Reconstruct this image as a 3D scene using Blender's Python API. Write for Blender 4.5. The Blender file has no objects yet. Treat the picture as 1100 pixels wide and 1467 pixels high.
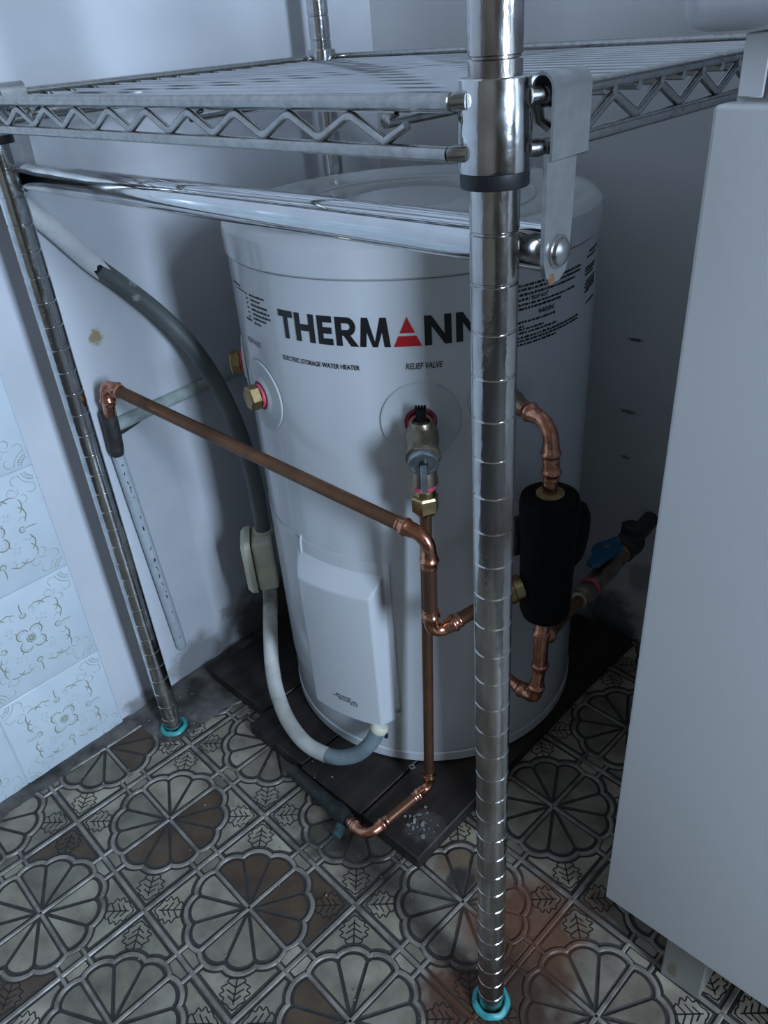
import bpy, bmesh, math, random
from mathutils import Vector, Matrix
random.seed(7)
sc = bpy.context.scene
COL = sc.collection

# ------------------------------------------------------------------ camera
cam_d = bpy.data.cameras.new('camera'); cam = bpy.data.objects.new('camera', cam_d); COL.objects.link(cam)
cam_d.sensor_fit = 'VERTICAL'; cam_d.sensor_height = 36.0; cam_d.sensor_width = 27.0
cam_d.lens = 1120.09 * 36.0 / 1467.0; cam_d.clip_start = 0.02
_r = Vector((0.7268, 0.6832, -0.0704)).normalized(); _f = Vector((-0.6070, 0.5910, -0.5313)).normalized()
_r = (_r - _f * _r.dot(_f)).normalized(); _u = _r.cross(_f)
cam.matrix_world = Matrix(((_r.x, _u.x, -_f.x, 0.2454), (_r.y, _u.y, -_f.y, -0.3332), (_r.z, _u.z, -_f.z, 0.8578), (0, 0, 0, 1)))
sc.camera = cam
# ------------------------------------------------------------------ world and daylight
w = bpy.data.worlds.new('world'); sc.world = w; w.use_nodes = True
bg = w.node_tree.nodes['Background']; bg.inputs[0].default_value = (0.60, 0.78, 1.0, 1); bg.inputs[1].default_value = 0.5
ld = bpy.data.lights.new('window_daylight', 'AREA'); ld.shape = 'RECTANGLE'; ld.size = 0.34; ld.size_y = 1.14
ld.energy = 85.0; ld.color = (0.60, 0.77, 1.0)
lo = bpy.data.objects.new('window_daylight', ld); COL.objects.link(lo)
lo.location = (2.22, -0.36, 1.30)
lo.rotation_euler = Vector((-1, 0.0, 0.0)).to_track_quat('-Z', 'Y').to_euler()
sc.view_settings.view_transform = 'Standard'; sc.view_settings.look = 'None'
sc.view_settings.gamma = 1.0; sc.view_settings.use_curve_mapping = False
sc.view_settings.exposure = 0.0

# ------------------------------------------------------------------ materials
MATS = {}
def mat(name, c1, c2=None, rough=0.5, metal=0.0, scale=20.0, bump=0.0, bscale=60.0, rvar=0.0, lo_=0.35, hi_=0.65,
        coat=0.0, stains=None, objcol=False, detail=4.0, spec=None, stretch=None):
    if name in MATS: return MATS[name]
    m = bpy.data.materials.new(name); m.use_nodes = True; MATS[name] = m
    nt = m.node_tree; N = nt.nodes; L = nt.links; b = N['Principled BSDF']
    b.inputs['Roughness'].default_value = rough; b.inputs['Metallic'].default_value = metal
    if coat: b.inputs['Coat Weight'].default_value = coat; b.inputs['Coat Roughness'].default_value = 0.12
    if spec is not None: b.inputs['Specular IOR Level'].default_value = spec
    geo = N.new('ShaderNodeNewGeometry'); pos = geo.outputs['Position']
    if stretch:
        mp = N.new('ShaderNodeMapping'); mp.inputs['Scale'].default_value = stretch; L.new(pos, mp.inputs['Vector']); npos = mp.outputs[0]
    else: npos = pos
    nz = N.new('ShaderNodeTexNoise'); nz.inputs['Scale'].default_value = scale; nz.inputs['Detail'].default_value = detail
    L.new(npos, nz.inputs['Vector'])
    mr = N.new('ShaderNodeMapRange'); mr.inputs[1].default_value = lo_; mr.inputs[2].default_value = hi_; L.new(nz.outputs['Fac'], mr.inputs[0])
    mx = N.new('ShaderNodeMix'); mx.data_type = 'RGBA'
    mx.inputs[6].default_value = (*c1, 1); mx.inputs[7].default_value = (*(c2 or c1), 1); L.new(mr.outputs[0], mx.inputs[0])
    col = mx.outputs[2]
    if objcol:
        oi = N.new('ShaderNodeObjectInfo'); mm = N.new('ShaderNodeMix'); mm.data_type = 'RGBA'; mm.blend_type = 'MULTIPLY'
        mm.inputs[0].default_value = 1.0; L.new(col, mm.inputs[6]); L.new(oi.outputs['Color'], mm.inputs[7]); col = mm.outputs[2]
    for st in (stains or []):
        (cx, cy, cz), rad, sc_col, amt = st[:4]
        sq = st[4] if len(st) > 4 else (1, 1, 1)
        vm = N.new('ShaderNodeVectorMath'); vm.operation = 'SUBTRACT'; L.new(pos, vm.inputs[0]); vm.inputs[1].default_value = (cx, cy, cz)
        v3 = N.new('ShaderNodeVectorMath'); v3.operation = 'MULTIPLY'; L.new(vm.outputs[0], v3.inputs[0]); v3.inputs[1].default_value = sq
        v2 = N.new('ShaderNodeVectorMath'); v2.operation = 'LENGTH'; L.new(v3.outputs[0], v2.inputs[0])
        n2 = N.new('ShaderNodeTexNoise'); n2.inputs['Scale'].default_value = 1.6 / rad; n2.inputs['Detail'].default_value = 5; L.new(pos, n2.inputs['Vector'])
        ma = N.new('ShaderNodeMath'); ma.operation = 'MULTIPLY_ADD'; L.new(n2.outputs['Fac'], ma.inputs[0]); ma.inputs[1].default_value = rad * 1.6
        L.new(v2.outputs['Value'], ma.inputs[2])
        r2 = N.new('ShaderNodeMapRange'); r2.inputs[1].default_value = rad * 2.0; r2.inputs[2].default_value = rad * 1.5
        r2.inputs[3].default_value = 0.0; r2.inputs[4].default_value = amt; L.new(ma.outputs[0], r2.inputs[0])
        ms = N.new('ShaderNodeMix'); ms.data_type = 'RGBA'; L.new(r2.outputs[0], ms.inputs[0]); L.new(col, ms.inputs[6]); ms.inputs[7].default_value = (*sc_col, 1)
        col = ms.outputs[2]
    L.new(col, b.inputs['Base Color'])
    if rvar:
        rr = N.new('ShaderNodeMapRange'); rr.inputs[3].default_value = max(0.02, rough - rvar); rr.inputs[4].default_value = rough + rvar
        L.new(mr.outputs[0], rr.inputs[0]); L.new(rr.outputs[0], b.inputs['Roughness'])
    if bump:
        n3 = N.new('ShaderNodeTexNoise'); n3.inputs['Scale'].default_value = bscale; n3.inputs['Detail'].default_value = 5; L.new(npos, n3.inputs['Vector'])
        bp = N.new('ShaderNodeBump'); bp.inputs['Strength'].default_value = bump; bp.inputs['Distance'].default_value = 0.004
        L.new(n3.outputs['Fac'], bp.inputs['Height']); L.new(bp.outputs[0], b.inputs['Normal'])
    return m

XW, YW = -0.6464, 0.5887            # inner faces of the left and back walls
TX, TY, TR = -0.36295, 0.33645, 0.2036   # heater axis and radius
chrome = mat('chrome', (0.62, 0.63, 0.64), (0.40, 0.40, 0.40), 0.17, 1.0, 55, 0.05, 150, 0.09, 0.42, 0.75)
chrome_worn = mat('worn_chrome', (0.52, 0.51, 0.50), (0.17, 0.14, 0.12), 0.24, 1.0, 42, 0.12, 160, 0.10, 0.45, 0.72, stretch=(1, 1, 0.35))
chrome_dull = mat('dull_chrome', (0.44, 0.44, 0.435), (0.36, 0.355, 0.34), 0.25, 1.0, 160, 0.0, 200, 0.04)
chrome_wire = mat('wire_chrome', (0.48, 0.49, 0.50), (0.44, 0.44, 0.44), 0.10, 1.0, 30)
chrome_tube = mat('bright_chrome', (0.70, 0.71, 0.72), (0.60, 0.61, 0.62), 0.07, 1.0, 30, 0.0, 60, 0.03)
zinc = mat('zinc_plate', (0.45, 0.465, 0.475), (0.34, 0.35, 0.35), 0.34, 0.9, 90, 0.05, 200, 0.06)
rust = mat('rust_spot', (0.20, 0.09, 0.04), (0.10, 0.05, 0.03), 0.8, 0.1, 200)
enamel = mat('white_enamel', (0.58, 0.60, 0.62), (0.55, 0.57, 0.59), 0.24, 0.0, 8, 0.0, 30, 0.03, coat=0.5,
             stains=[((-0.165, 0.268, 0.38), 0.012, (0.85, 0.87, 0.9), 0.8, (1, 1, 0.35))])  # upright patch paler than the enamel on the tank's right side
enamel2 = mat('white_plastic', (0.59, 0.61, 0.63), (0.56, 0.58, 0.60), 0.28, 0.0, 8, coat=0.4)
lid_m = mat('glossy_lid', (0.60, 0.62, 0.64), (0.57, 0.59, 0.61), 0.16, 0.0, 8, coat=0.6)
flange_m = mat('grey_white_plastic', (0.52, 0.55, 0.56), (0.47, 0.50, 0.52), 0.35, 0.0, 30)
ink = mat('black_ink', (0.006, 0.006, 0.008), None, 0.5)
redink = mat('red_ink', (0.42, 0.008, 0.012), None, 0.45)
copper_old = mat('aged_copper', (0.215, 0.105, 0.058), (0.13, 0.065, 0.040), 0.40, 0.75, 25, 0.04, 200, 0.08, stretch=(1, 1, 1))
copper_new = mat('bright_copper', (0.72, 0.36, 0.24), (0.46, 0.19, 0.12), 0.24, 1.0, 90, 0.10, 120, 0.08)
brass = mat('brass', (0.50, 0.38, 0.18), (0.32, 0.23, 0.11), 0.30, 1.0, 60, 0.04, 200, 0.08)
brass_dull = mat('dull_brass', (0.30, 0.26, 0.19), (0.20, 0.17, 0.12), 0.38, 0.9, 60, 0.06, 200, 0.08)
steel = mat('zinc_steel', (0.40, 0.46, 0.50), (0.24, 0.28, 0.30), 0.30, 0.9, 60)
pink = mat('pink_thread_tape', (0.72, 0.10, 0.20), (0.50, 0.05, 0.10), 0.6, 0.0, 120)
blackfoam = mat('black_foam', (0.0025, 0.0025, 0.003), (0.005, 0.005, 0.006), 0.75, 0.0, 60, 0.1, 200, spec=0.15)
blackplast = mat('black_plastic', (0.010, 0.010, 0.012), None, 0.42)
yellowfoam = mat('cut_foam', (0.30, 0.23, 0.10), (0.2, 0.14, 0.06), 0.9, 0.0, 120)
bluem = mat('blue_lever', (0.004, 0.11, 0.22), (0.003, 0.08, 0.17), 0.42)
oldpipe = mat('dark_galvanised', (0.060, 0.058, 0.054), (0.030, 0.030, 0.029), 0.6, 0.3, 60, 0.4, 120)
verdigris = mat('verdigris', (0.07, 0.18, 0.19), (0.05, 0.075, 0.075), 0.75, 0.1, 110, 0.5, 160)
verd_dark = mat('dark_verdigris', (0.040, 0.055, 0.055), (0.022, 0.024, 0.023), 0.75, 0.1, 110, 0.5, 160)
conduit_g = mat('grey_conduit', (0.115, 0.130, 0.130), (0.085, 0.098, 0.098), 0.5, 0.0, 18, 0.05, 80, 0.08,
                stains=[((-0.628, 0.126, 0.614), 0.008, (0.50, 0.50, 0.46), 0.8), ((-0.616, 0.125, 0.598), 0.005, (0.40, 0.40, 0.36), 0.8)])
conduit_p = mat('painted_conduit', (0.76, 0.77, 0.78), (0.66, 0.68, 0.70), 0.5, 0.0, 60, 0.25, 120)
conduit_w = mat('dirty_white_conduit', (0.62, 0.62, 0.58), (0.40, 0.39, 0.35), 0.45, 0.0, 26, 0.08, 120, 0.08, 0.42, 0.68,
                stains=[((-0.44, 0.097, 0.062), 0.010, (0.10, 0.09, 0.07), 0.6), ((-0.525, 0.172, 0.157), 0.016, (0.10, 0.09, 0.07), 0.7)])
conduit_b = mat('bluish_conduit', (0.20, 0.26, 0.28), (0.13, 0.17, 0.18), 0.45, 0.0, 30)
cream = mat('cream_plastic', (0.74, 0.72, 0.56), (0.60, 0.58, 0.45), 0.45, 0.0, 30, 0.05, 100, 0.05)
wall_m = mat('white_wall_paint', (0.62, 0.64, 0.68), (0.54, 0.56, 0.60), 0.62, 0.0, 7, 0.16, 26,
             stains=[((XW, 0.0765, 0.5597), 0.008, (0.33, 0.26, 0.13), 0.95, (1, 1, 0.85)),
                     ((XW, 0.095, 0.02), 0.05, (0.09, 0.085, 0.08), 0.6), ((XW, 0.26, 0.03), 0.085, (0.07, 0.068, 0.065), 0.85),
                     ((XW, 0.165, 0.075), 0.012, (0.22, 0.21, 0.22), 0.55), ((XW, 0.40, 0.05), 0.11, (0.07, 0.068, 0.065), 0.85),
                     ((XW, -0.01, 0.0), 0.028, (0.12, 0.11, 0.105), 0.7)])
wallb_m = mat('back_wall_paint', (0.68, 0.69, 0.70), (0.60, 0.61, 0.62), 0.62, 0.0, 6, 0.20, 22,
              stains=[((-0.207, YW, 0.4828), 0.0042, (0.03, 0.03, 0.03), 0.9, (0.4, 1, 1.8)), ((-0.2063, YW, 0.3803), 0.0045, (0.10, 0.10, 0.10), 0.8, (0.4, 1, 1.6)),
                      ((-0.2043, YW, 0.3103), 0.004, (0.08, 0.08, 0.08), 0.8, (0.6, 1, 1.4)), ((-0.2434, YW, 0.7772), 0.004, (0.14, 0.14, 0.15), 0.8, (0.6, 1, 1)),
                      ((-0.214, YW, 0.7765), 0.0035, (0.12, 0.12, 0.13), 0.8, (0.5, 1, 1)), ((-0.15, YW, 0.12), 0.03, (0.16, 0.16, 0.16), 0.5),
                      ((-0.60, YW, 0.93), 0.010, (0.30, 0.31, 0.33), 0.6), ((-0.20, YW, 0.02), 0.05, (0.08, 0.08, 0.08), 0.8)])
room_m = mat('room_paint', (0.29, 0.245, 0.185), (0.25, 0.21, 0.16), 0.7, 0.0, 5)
tile_w = mat('white_glazed_tile', (0.64, 0.72, 0.78), (0.60, 0.68, 0.74), 0.30, 0.0, 30, 0.0, 80, coat=0.2)
tile_orn = mat('tile_relief_tint', (0.44, 0.49, 0.49), (0.36, 0.39, 0.36), 0.4, 0.0, 90)
tile_gold = mat('tile_relief_olive', (0.34, 0.36, 0.28), (0.28, 0.28, 0.20), 0.4, 0.0, 90)
grout_w = mat('white_grout', (0.50, 0.56, 0.62), (0.42, 0.47, 0.53), 0.8, 0.0, 60)
RUST = [((-0.02, 0.085, 0), 0.066, (0.13, 0.048, 0.022), 0.85), ((0.008, 0.0, 0), 0.068, (0.055, 0.027, 0.016), 0.9),
        ((-0.118, 0.10, 0), 0.030, (0.12, 0.055, 0.022), 0.65), ((-0.105, 0.085, 0), 0.018, (0.02, 0.017, 0.022), 0.8),
        ((-0.03, -0.02, 0), 0.035, (0.10, 0.040, 0.020), 0.8), ((0.03, 0.16, 0), 0.02, (0.13, 0.06, 0.03), 0.6), ((-0.20, 0.035, 0), 0.05, (0.028, 0.024, 0.020), 0.65),
        ((-0.27, 0.02, 0), 0.03, (0.012, 0.011, 0.010), 0.7)]
piece_m = mat('stone_glaze', (0.34, 0.30, 0.235), (0.175, 0.15, 0.115), 0.42, 0.0, 26, 0.12, 180, 0.10, 0.36, 0.66, stains=RUST, objcol=True)
grime_m = mat('grimy_tile_edge', (0.050, 0.046, 0.042), (0.032, 0.028, 0.025), 0.6, 0.0, 60, 0.2, 200, stains=RUST[:2])
ridge_m = mat('tile_ridge', (0.31, 0.275, 0.235), (0.14, 0.12, 0.10), 0.45, 0.0, 40, 0.15, 180, 0.10, 0.38, 0.66, stains=RUST)
line_m = mat('dark_tile_line', (0.014, 0.012, 0.011), None, 0.6)
slab_m = mat('floor_bed', (0.060, 0.055, 0.050), (0.040, 0.037, 0.034), 0.8, 0.0, 30, 0.3, 90)
screed_m = mat('dirty_screed', (0.15, 0.14, 0.13), (0.035, 0.031, 0.028), 0.8, 0.0, 24, 0.8, 50, 0.0, 0.36, 0.62)
wood_m = mat('dark_wet_wood', (0.030, 0.022, 0.018), (0.012, 0.009, 0.008), 0.55, 0.0, 16, 0.35, 40, 0.15, stretch=(3.0, 0.5, 3.0),
             stains=[((-0.175, 0.10, 0.022), 0.022, (0.075, 0.068, 0.062), 0.7), ((-0.23, 0.10, 0.022), 0.03, (0.05, 0.03, 0.02), 0.5)])
teal = mat('turquoise_plastic', (0.055, 0.40, 0.40), (0.035, 0.27, 0.28), 0.4, 0.0, 120, 0.1, 120)
cab_m = mat('white_laminate', (0.76, 0.77, 0.78), (0.73, 0.74, 0.75), 0.32, 0.0, 4, 0.03, 160)
foot_m = mat('grey_cabinet_plinth', (0.28, 0.275, 0.25), (0.23, 0.225, 0.20), 0.5, 0.0, 20, stains=[((0.125, 0.138, 0.02), 0.008, (0.16, 0.11, 0.05), 0.7, (1.5, 1, 0.6))])
tub_m = mat('white_tub', (0.64, 0.66, 0.72), (0.60, 0.62, 0.68), 0.30, 0.0, 6, 0.04, 60, coat=0.3)
chip_m = mat('pale_crumb', (0.34, 0.34, 0.34), (0.14, 0.14, 0.14), 0.6, 0.0, 60)
lintbit_m = mat('grey_lint', (0.26, 0.26, 0.26), None, 0.9)
chase_m = mat('flaking_green_paint', (0.46, 0.52, 0.50), (0.30, 0.37, 0.34), 0.6, 0.0, 60, 0.5, 90)
crack_m = mat('dark_crack', (0.035, 0.036, 0.034), (0.02, 0.02, 0.02), 0.8, 0.0, 60)
pipe_paint = mat('flaking_pipe_paint', (0.52, 0.58, 0.62), (0.42, 0.48, 0.52), 0.5, 0.0, 60, 0.3, 80)

# ------------------------------------------------------------------ mesh helpers
class MB:
    def __init__(s): s.v = []; s.f = []; s.m = []
    def add(s, vs, fs, mi=0):
        o = len(s.v); s.v += [tuple(v) for v in vs]; s.f += [tuple(i + o for i in f) for f in fs]; s.m += [mi] * len(fs); return s
    def box(s, c, d, mi=0, rot=None):
        c = Vector(c); vs = []
        for x in (-1, 1):
            for y in (-1, 1):
                for z in (-1, 1):
                    q = Vector((x * d[0] / 2, y * d[1] / 2, z * d[2] / 2))
                    vs.append(c + (rot @ q if rot else q))
        return s.add(vs, [(0, 1, 3, 2), (4, 6, 7, 5), (0, 4, 5, 1), (2, 3, 7, 6), (0, 2, 6, 4), (1, 5, 7, 3)], mi)
    def bbox(s, c, d, b=0.003, seg=2, rot=None, mi=0):       # bevelled box
        bm = bmesh.new(); bmesh.ops.create_cube(bm, size=1.0)
        bmesh.ops.scale(bm, vec=d, verts=bm.verts)
        bmesh.ops.bevel(bm, geom=list(bm.edges), offset=b, segments=seg, profile=0.5, affect='EDGES')
        M = (rot.to_4x4() if rot else Matrix.Identity(4)); M = Matrix.Translation(c) @ M
        bm.transform(M); bm.verts.index_update()
        s.add([v.co.copy() for v in bm.verts], [[v.index for v in f.verts] for f in bm.faces], mi); bm.free(); return s
    def tube(s, path, r, n=12, caps=True, mi=0, closed=False):
        P = [Vector(p) for p in path]; k = len(P)
        R = r if isinstance(r, (list, tuple)) else [r] * k
        T = []
        for i in range(k):
            if closed: t = P[(i + 1) % k] - P[i - 1]
            else: t = P[min(i + 1, k - 1)] - P[max(i - 1, 0)]
            if t.length < 1e-9: t = T[-1] if T else Vector((0, 0, 1))
            T.append(t.normalized())
        a = Vector((0, 0, 1)) if abs(T[0].z) < 0.9 else Vector((1, 0, 0))
        u = T[0].cross(a).normalized(); vs = []
        for i in range(k):
            u = (u - T[i] * u.dot(T[i])); u = u.normalized() if u.length > 1e-6 else T[i].orthogonal().normalized()
            w_ = T[i].cross(u)
            for j in range(n):
                an = 2 * math.pi * j / n; vs.append(P[i] + (u * math.cos(an) + w_ * math.sin(an)) * R[i])
        fs = []
        for i in range(k if closed else k - 1):
            i2 = (i + 1) % k
            for j in range(n): fs.append((i * n + j, i * n + (j + 1) % n, i2 * n + (j + 1) % n, i2 * n + j))
        if caps and not closed: fs.append(tuple(range(n - 1, -1, -1))); fs.append(tuple((k - 1) * n + j for j in range(n)))
        return s.add(vs, fs, mi)
    def lathe(s, prof, n=32, M=None, mi=0, sm=1.0):      # profile (r, z) around local z
        vs = []; M = M or Matrix.Identity(4)
        for r, z in prof:
            for j in range(n):
                a = 2 * math.pi * j / n; vs.append(M @ Vector((r * math.cos(a), r * math.sin(a), z)))
        fs = []
        for i in range(len(prof) - 1):
            for j in range(n): fs.append((i * n + j, i * n + (j + 1) % n, (i + 1) * n + (j + 1) % n, (i + 1) * n + j))
        if prof[0][0] > 1e-6: fs.append(tuple(range(n - 1, -1, -1)))
        if prof[-1][0] > 1e-6: fs.append(tuple((len(prof) - 1) * n + j for j in range(n)))
        return s.add(vs, fs, mi)
    def prism(s, poly, z0, z1, M=None, mi=0, side=None, bev=0.0, bz=0.0):   # extruded outline; top optionally inset
        M = M or Matrix.Identity(4); n = len(poly); c = Vector((sum(p[0] for p in poly) / n, sum(p[1] for p in poly) / n))
        vs = [M @ Vector((p[0], p[1], z0)) for p in poly]
        if bev:
            vs += [M @ Vector((p[0], p[1], z1 - bz)) for p in poly]
            top = inset(poly, bev); vs += [M @ Vector((p[0], p[1], z1)) for p in top]
            fs = [(i, (i + 1) % n, n + (i + 1) % n, n + i) for i in range(n)] + [(n + i, n + (i + 1) % n, 2 * n + (i + 1) % n, 2 * n + i) for i in range(n)]
            s.add(vs, fs, side if side is not None else mi); o = len(s.v) - n
            s.f.append(tuple(o + i for i in range(n))); s.m.append(mi)
        else:
            vs += [M @ Vector((p[0], p[1], z1)) for p in poly]
            s.add(vs, [(i, (i + 1) % n, n + (i + 1) % n, n + i) for i in range(n)], side if side is not None else mi)
            o = len(s.v) - n; s.f.append(tuple(o + i for i in range(n))); s.m.append(mi)
            s.f.append(tuple(o - 1 - i for i in range(n))); s.m.append(mi)
        return s
    def mesh(s, name, mats, smooth=35):
        me = bpy.data.meshes.new(name); me.from_pydata(s.v, [], s.f); 
        for m in (mats if isinstance(mats, (list, tuple)) else [mats]): me.materials.append(m)
        me.polygons.foreach_set('material_index', s.m); me.update()
        bm = bmesh.new(); bm.from_mesh(me); bmesh.ops.recalc_face_normals(bm, faces=bm.faces); bm.to_mesh(me); bm.free()
        if smooth:
            me.polygons.foreach_set('use_smooth', [True] * len(me.polygons)); me.set_sharp_from_angle(angle=math.radians(smooth))
        return me
    def build(s, name, mats, parent=None, smooth=35, **kw): return link(name, s.mesh(name, mats, smooth), parent, **kw)

def inset(poly, d):
    n = len(poly); out = []
    area = sum(poly[i][0] * poly[(i + 1) % n][1] - poly[(i + 1) % n][0] * poly[i][1] for i in range(n))
    sg = 1 if area > 0 else -1
    for i in range(n):
        p0 = Vector(poly[i - 1]); p1 = Vector(poly[i]); p2 = Vector(poly[(i + 1) % n])
        a = (p1 - p0).normalized(); b = (p2 - p1).normalized()
        na = Vector((-a.y, a.x)) * sg; nb = Vector((-b.y, b.x)) * sg
        m = na + nb; l = m.length
        if l < 0.3: out.append((p1.x + na.x * d, p1.y + na.y * d)); continue
        m = m / l; k = d / max(0.35, m.dot(na)); out.append((p1.x + m.x * k, p1.y + m.y * k))
    return out
def link(name, me, parent=None, loc=None, rotz=None):
    o = bpy.data.objects.new(name, me); COL.objects.link(o)
    if parent is not None: o.parent = parent
    if loc is not None: o.location = loc
    if rotz is not None: o.rotation_euler = (0, 0, rotz)
    return o
def tag(o, label=None, cat=None, group=None, kind=None):
    if label: o['label'] = label
    if cat: o['category'] = cat
    if group: o['group'] = group
    if kind: o['kind'] = kind
    return o
def thing(name, loc, label, cat, group=None):
    o = bpy.data.objects.new(name, None); COL.objects.link(o); o.location = loc; o.empty_display_size = 0.03
    ORI[o.name] = Vector(loc); return tag(o, label, cat, group)
ORI = {}
def part(mb, name, mats, parent, smooth=35, label=None):
    """build in world coordinates, then hang under the thing (or under a part that sits at the thing's origin)"""
    root = parent
    while root.parent is not None: root = root.parent
    off = ORI.get(root.name, Vector((0, 0, 0)))
    mb.v = [tuple(Vector(v) - off) for v in mb.v]
    o = mb.build(name, mats, parent, smooth)
    if label: o['label'] = label
    return o
def axis_M(p, d):
    q = Vector(d).normalized().to_track_quat('Z', 'Y'); return Matrix.Translation(Vector(p)) @ q.to_matrix().to_4x4()
def hexprof(mb, p, d, r, h, mi=0, n=6, ch=0.12):
    M = axis_M(p, d); mb.lathe([(r * (1 - ch), 0), (r, h * 0.12), (r, h * 0.88), (r * (1 - ch), h)], n, M, mi); return mb
def spline(pts, n=8):
    P = [Vector(p) for p in pts]; out = []
    for i in range(len(P) - 1):
        p0 = P[max(i - 1, 0)]; p1 = P[i]; p2 = P[i + 1]; p3 = P[min(i + 2, len(P) - 1)]
        for k in range(n):
            t = k / n; out.append(0.5 * ((2 * p1) + (-p0 + p2) * t + (2 * p0 - 5 * p1 + 4 * p2 - p3) * t * t + (-p0 + 3 * p1 - 3 * p2 + p3) * t ** 3))
    out.append(P[-1]); return out

# ------------------------------------------------------------------ room shell
H = 2.4; XR = 2.10; YF = -1.9
tag(MB().box((XW - 0.1, (YF + YW) / 2, H / 2 - 0.1), (0.2, YW - YF + 0.4, H + 0.2)).build('wall_left', wall_m, None, 0), kind='structure')
tag(MB().box(((XW + XR) / 2, YW + 0.1, H / 2 - 0.1), (XR - XW + 0.3, 0.2, H + 0.2)).build('wall_back', wallb_m, None, 0), kind='structure')
tag(MB().box(((XW + XR) / 2, YF - 0.1, H / 2 - 0.1), (XR - XW + 0.3, 0.2, H + 0.2)).build('wall_front', room_m, None, 0), kind='structure')
wr = MB(); wy0, wy1, wz0, wz1 = -0.56, -0.16, 0.70, 1.90
wr.box((XR + 0.08, (YF + wy0) / 2, H / 2), (0.16, wy0 - YF, H)); wr.box((XR + 0.08, (wy1 + YW) / 2, H / 2), (0.16, YW - wy1, H))
wr.box((XR + 0.08, (wy0 + wy1) / 2, wz0 / 2), (0.16, wy1 - wy0, wz0)); wr.box((XR + 0.08, (wy0 + wy1) / 2, (wz1 + H) / 2), (0.16, wy1 - wy0, H - wz1))
tag(wr.build('wall_right', room_m, None, 0), kind='structure')
tag(MB().box(((XW + XR) / 2, (YF + YW) / 2, H + 0.05), (XR - XW + 0.4, YW - YF + 0.4, 0.1)).build('ceiling', room_m, None, 0), kind='structure')
wf = MB()
for yy in (wy0 + 0.012, wy1 - 0.012): wf.box((XR + 0.05, yy, (wz0 + wz1) / 2), (0.05, 0.024, wz1 - wz0))
for zz in (wz0 + 0.025, wz1 - 0.025): wf.box((XR + 0.05, (wy0 + wy1) / 2, zz), (0.05, wy1 - wy0, 0.045))
tag(wf.build('window_1', cab_m, None, 0), kind='structure')
floor = tag(MB().box(((XW + XR) / 2, (YF + YW) / 2, -0.0535), (XR - XW, YW - YF, 0.1)).build('floor', slab_m, None, 0), kind='structure')

# ---- floor tiles: scallop medallion of four fans, four leaf corners, four little blocks, raised ridges between
A = 0.0877; RR = 0.0712
def ring(an): return RR - 0.0030 + 0.0058 * abs(math.sin(6 * an)) ** 0.75
def sweep(mb, pts, w0, w1, z0, z1, closed=False, mi=0):       # raised flat-topped strip along a polyline
    n = len(pts); vs = []
    for i in range(n):
        a = Vector(pts[i - 1] if (closed or i > 0) else pts[i]); b = Vector(pts[(i + 1) % n] if (closed or i < n - 1) else pts[i])
        t = (b - a).normalized(); q = Vector((-t.y, t.x)); p = Vector(pts[i])
        for o, z in ((-w0, z0), (-w1, z1), (w1, z1), (w0, z0)): vs.append((p.x + q.x * o, p.y + q.y * o, z))
    fs = []
    for i in range(n if closed else n - 1):
        j = (i + 1) % n
        for k in range(3): fs.append((i * 4 + k, i * 4 + k + 1, j * 4 + k + 1, j * 4 + k))
    mb.add(vs, fs, mi); return mb
tb = MB(); tb.box((0, 0, -0.0025), (2 * A - 0.0004, 2 * A - 0.0004, 0.003), 1)
ZB, ZR = -0.0012, 0.0007
tb_r = [(ring(a) * math.cos(a), ring(a) * math.sin(a)) for a in [2 * math.pi * i / 192 for i in range(192)]]
sweep(tb, tb_r, 0.0029, 0.0014, ZB, ZR, True)
for k in range(4):
    ca, sa = math.cos(k * math.pi / 2), math.sin(k * math.pi / 2)
    rt = lambda p: (p[0] * ca - p[1] * sa, p[0] * sa + p[1] * ca)
    sweep(tb, [rt((0, 0)), rt((RR - 0.002, 0))], 0.0025, 0.0013, ZB, ZR - 0.0001)
    for sy in (-1, 1): sweep(tb, [rt((RR - 0.001, sy * 0.0155)), rt((A - 0.001, sy * 0.0155))], 0.0024, 0.0011, ZB, ZR - 0.0001)
    if k < 2: sweep(tb, [rt((A, -A)), rt((A, A))], 0.0030, 0.0016, ZB, ZR - 0.0001 * (k + 1))
tile_me = tb.mesh('tile', [ridge_m, grime_m], 50)
# quarter fan: three petals
fb = MB()
for k in range(3):
    a0, a1 = math.radians(30 * k), math.radians(30 * k + 30); mid = (a0 + a1) / 2
    g0 = 0.0030 if k == 0 else 0.00025; g1 = 0.0030 if k == 2 else 0.00025
    out = []
    for t in range(9):
        u = t / 8; a = a0 + (a1 - a0) * u; r = RR - 0.0082 + 0.0070 * math.sin(math.pi * u) ** 0.62 - 0.0012
        out.append((r * math.cos(a), r * math.sin(a)))
    def off(p):     # keep the gap from both bounding rays
        x, y = p
        d0 = -x * math.sin(a0) + y * math.cos(a0)
        if d0 < g0: x += -math.sin(a0) * (g0 - d0); y += math.cos(a0) * (g0 - d0)
        d1 = x * math.sin(a1) - y * math.cos(a1)
        if d1 < g1: x += math.sin(a1) * (g1 - d1); y += -math.cos(a1) * (g1 - d1)
        return (x, y)
    tip = 0.0062
    for _ in range(2): poly = [off(off((tip * math.cos(mid), tip * math.sin(mid))))] + [off(off(p)) for p in out]
    fb.prism(poly, -0.0022, 0.0, None, 0, 1, 0.0018, 0.0006)
fan_me = fb.mesh('fan_piece', [piece_m, grime_m], 0)
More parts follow.
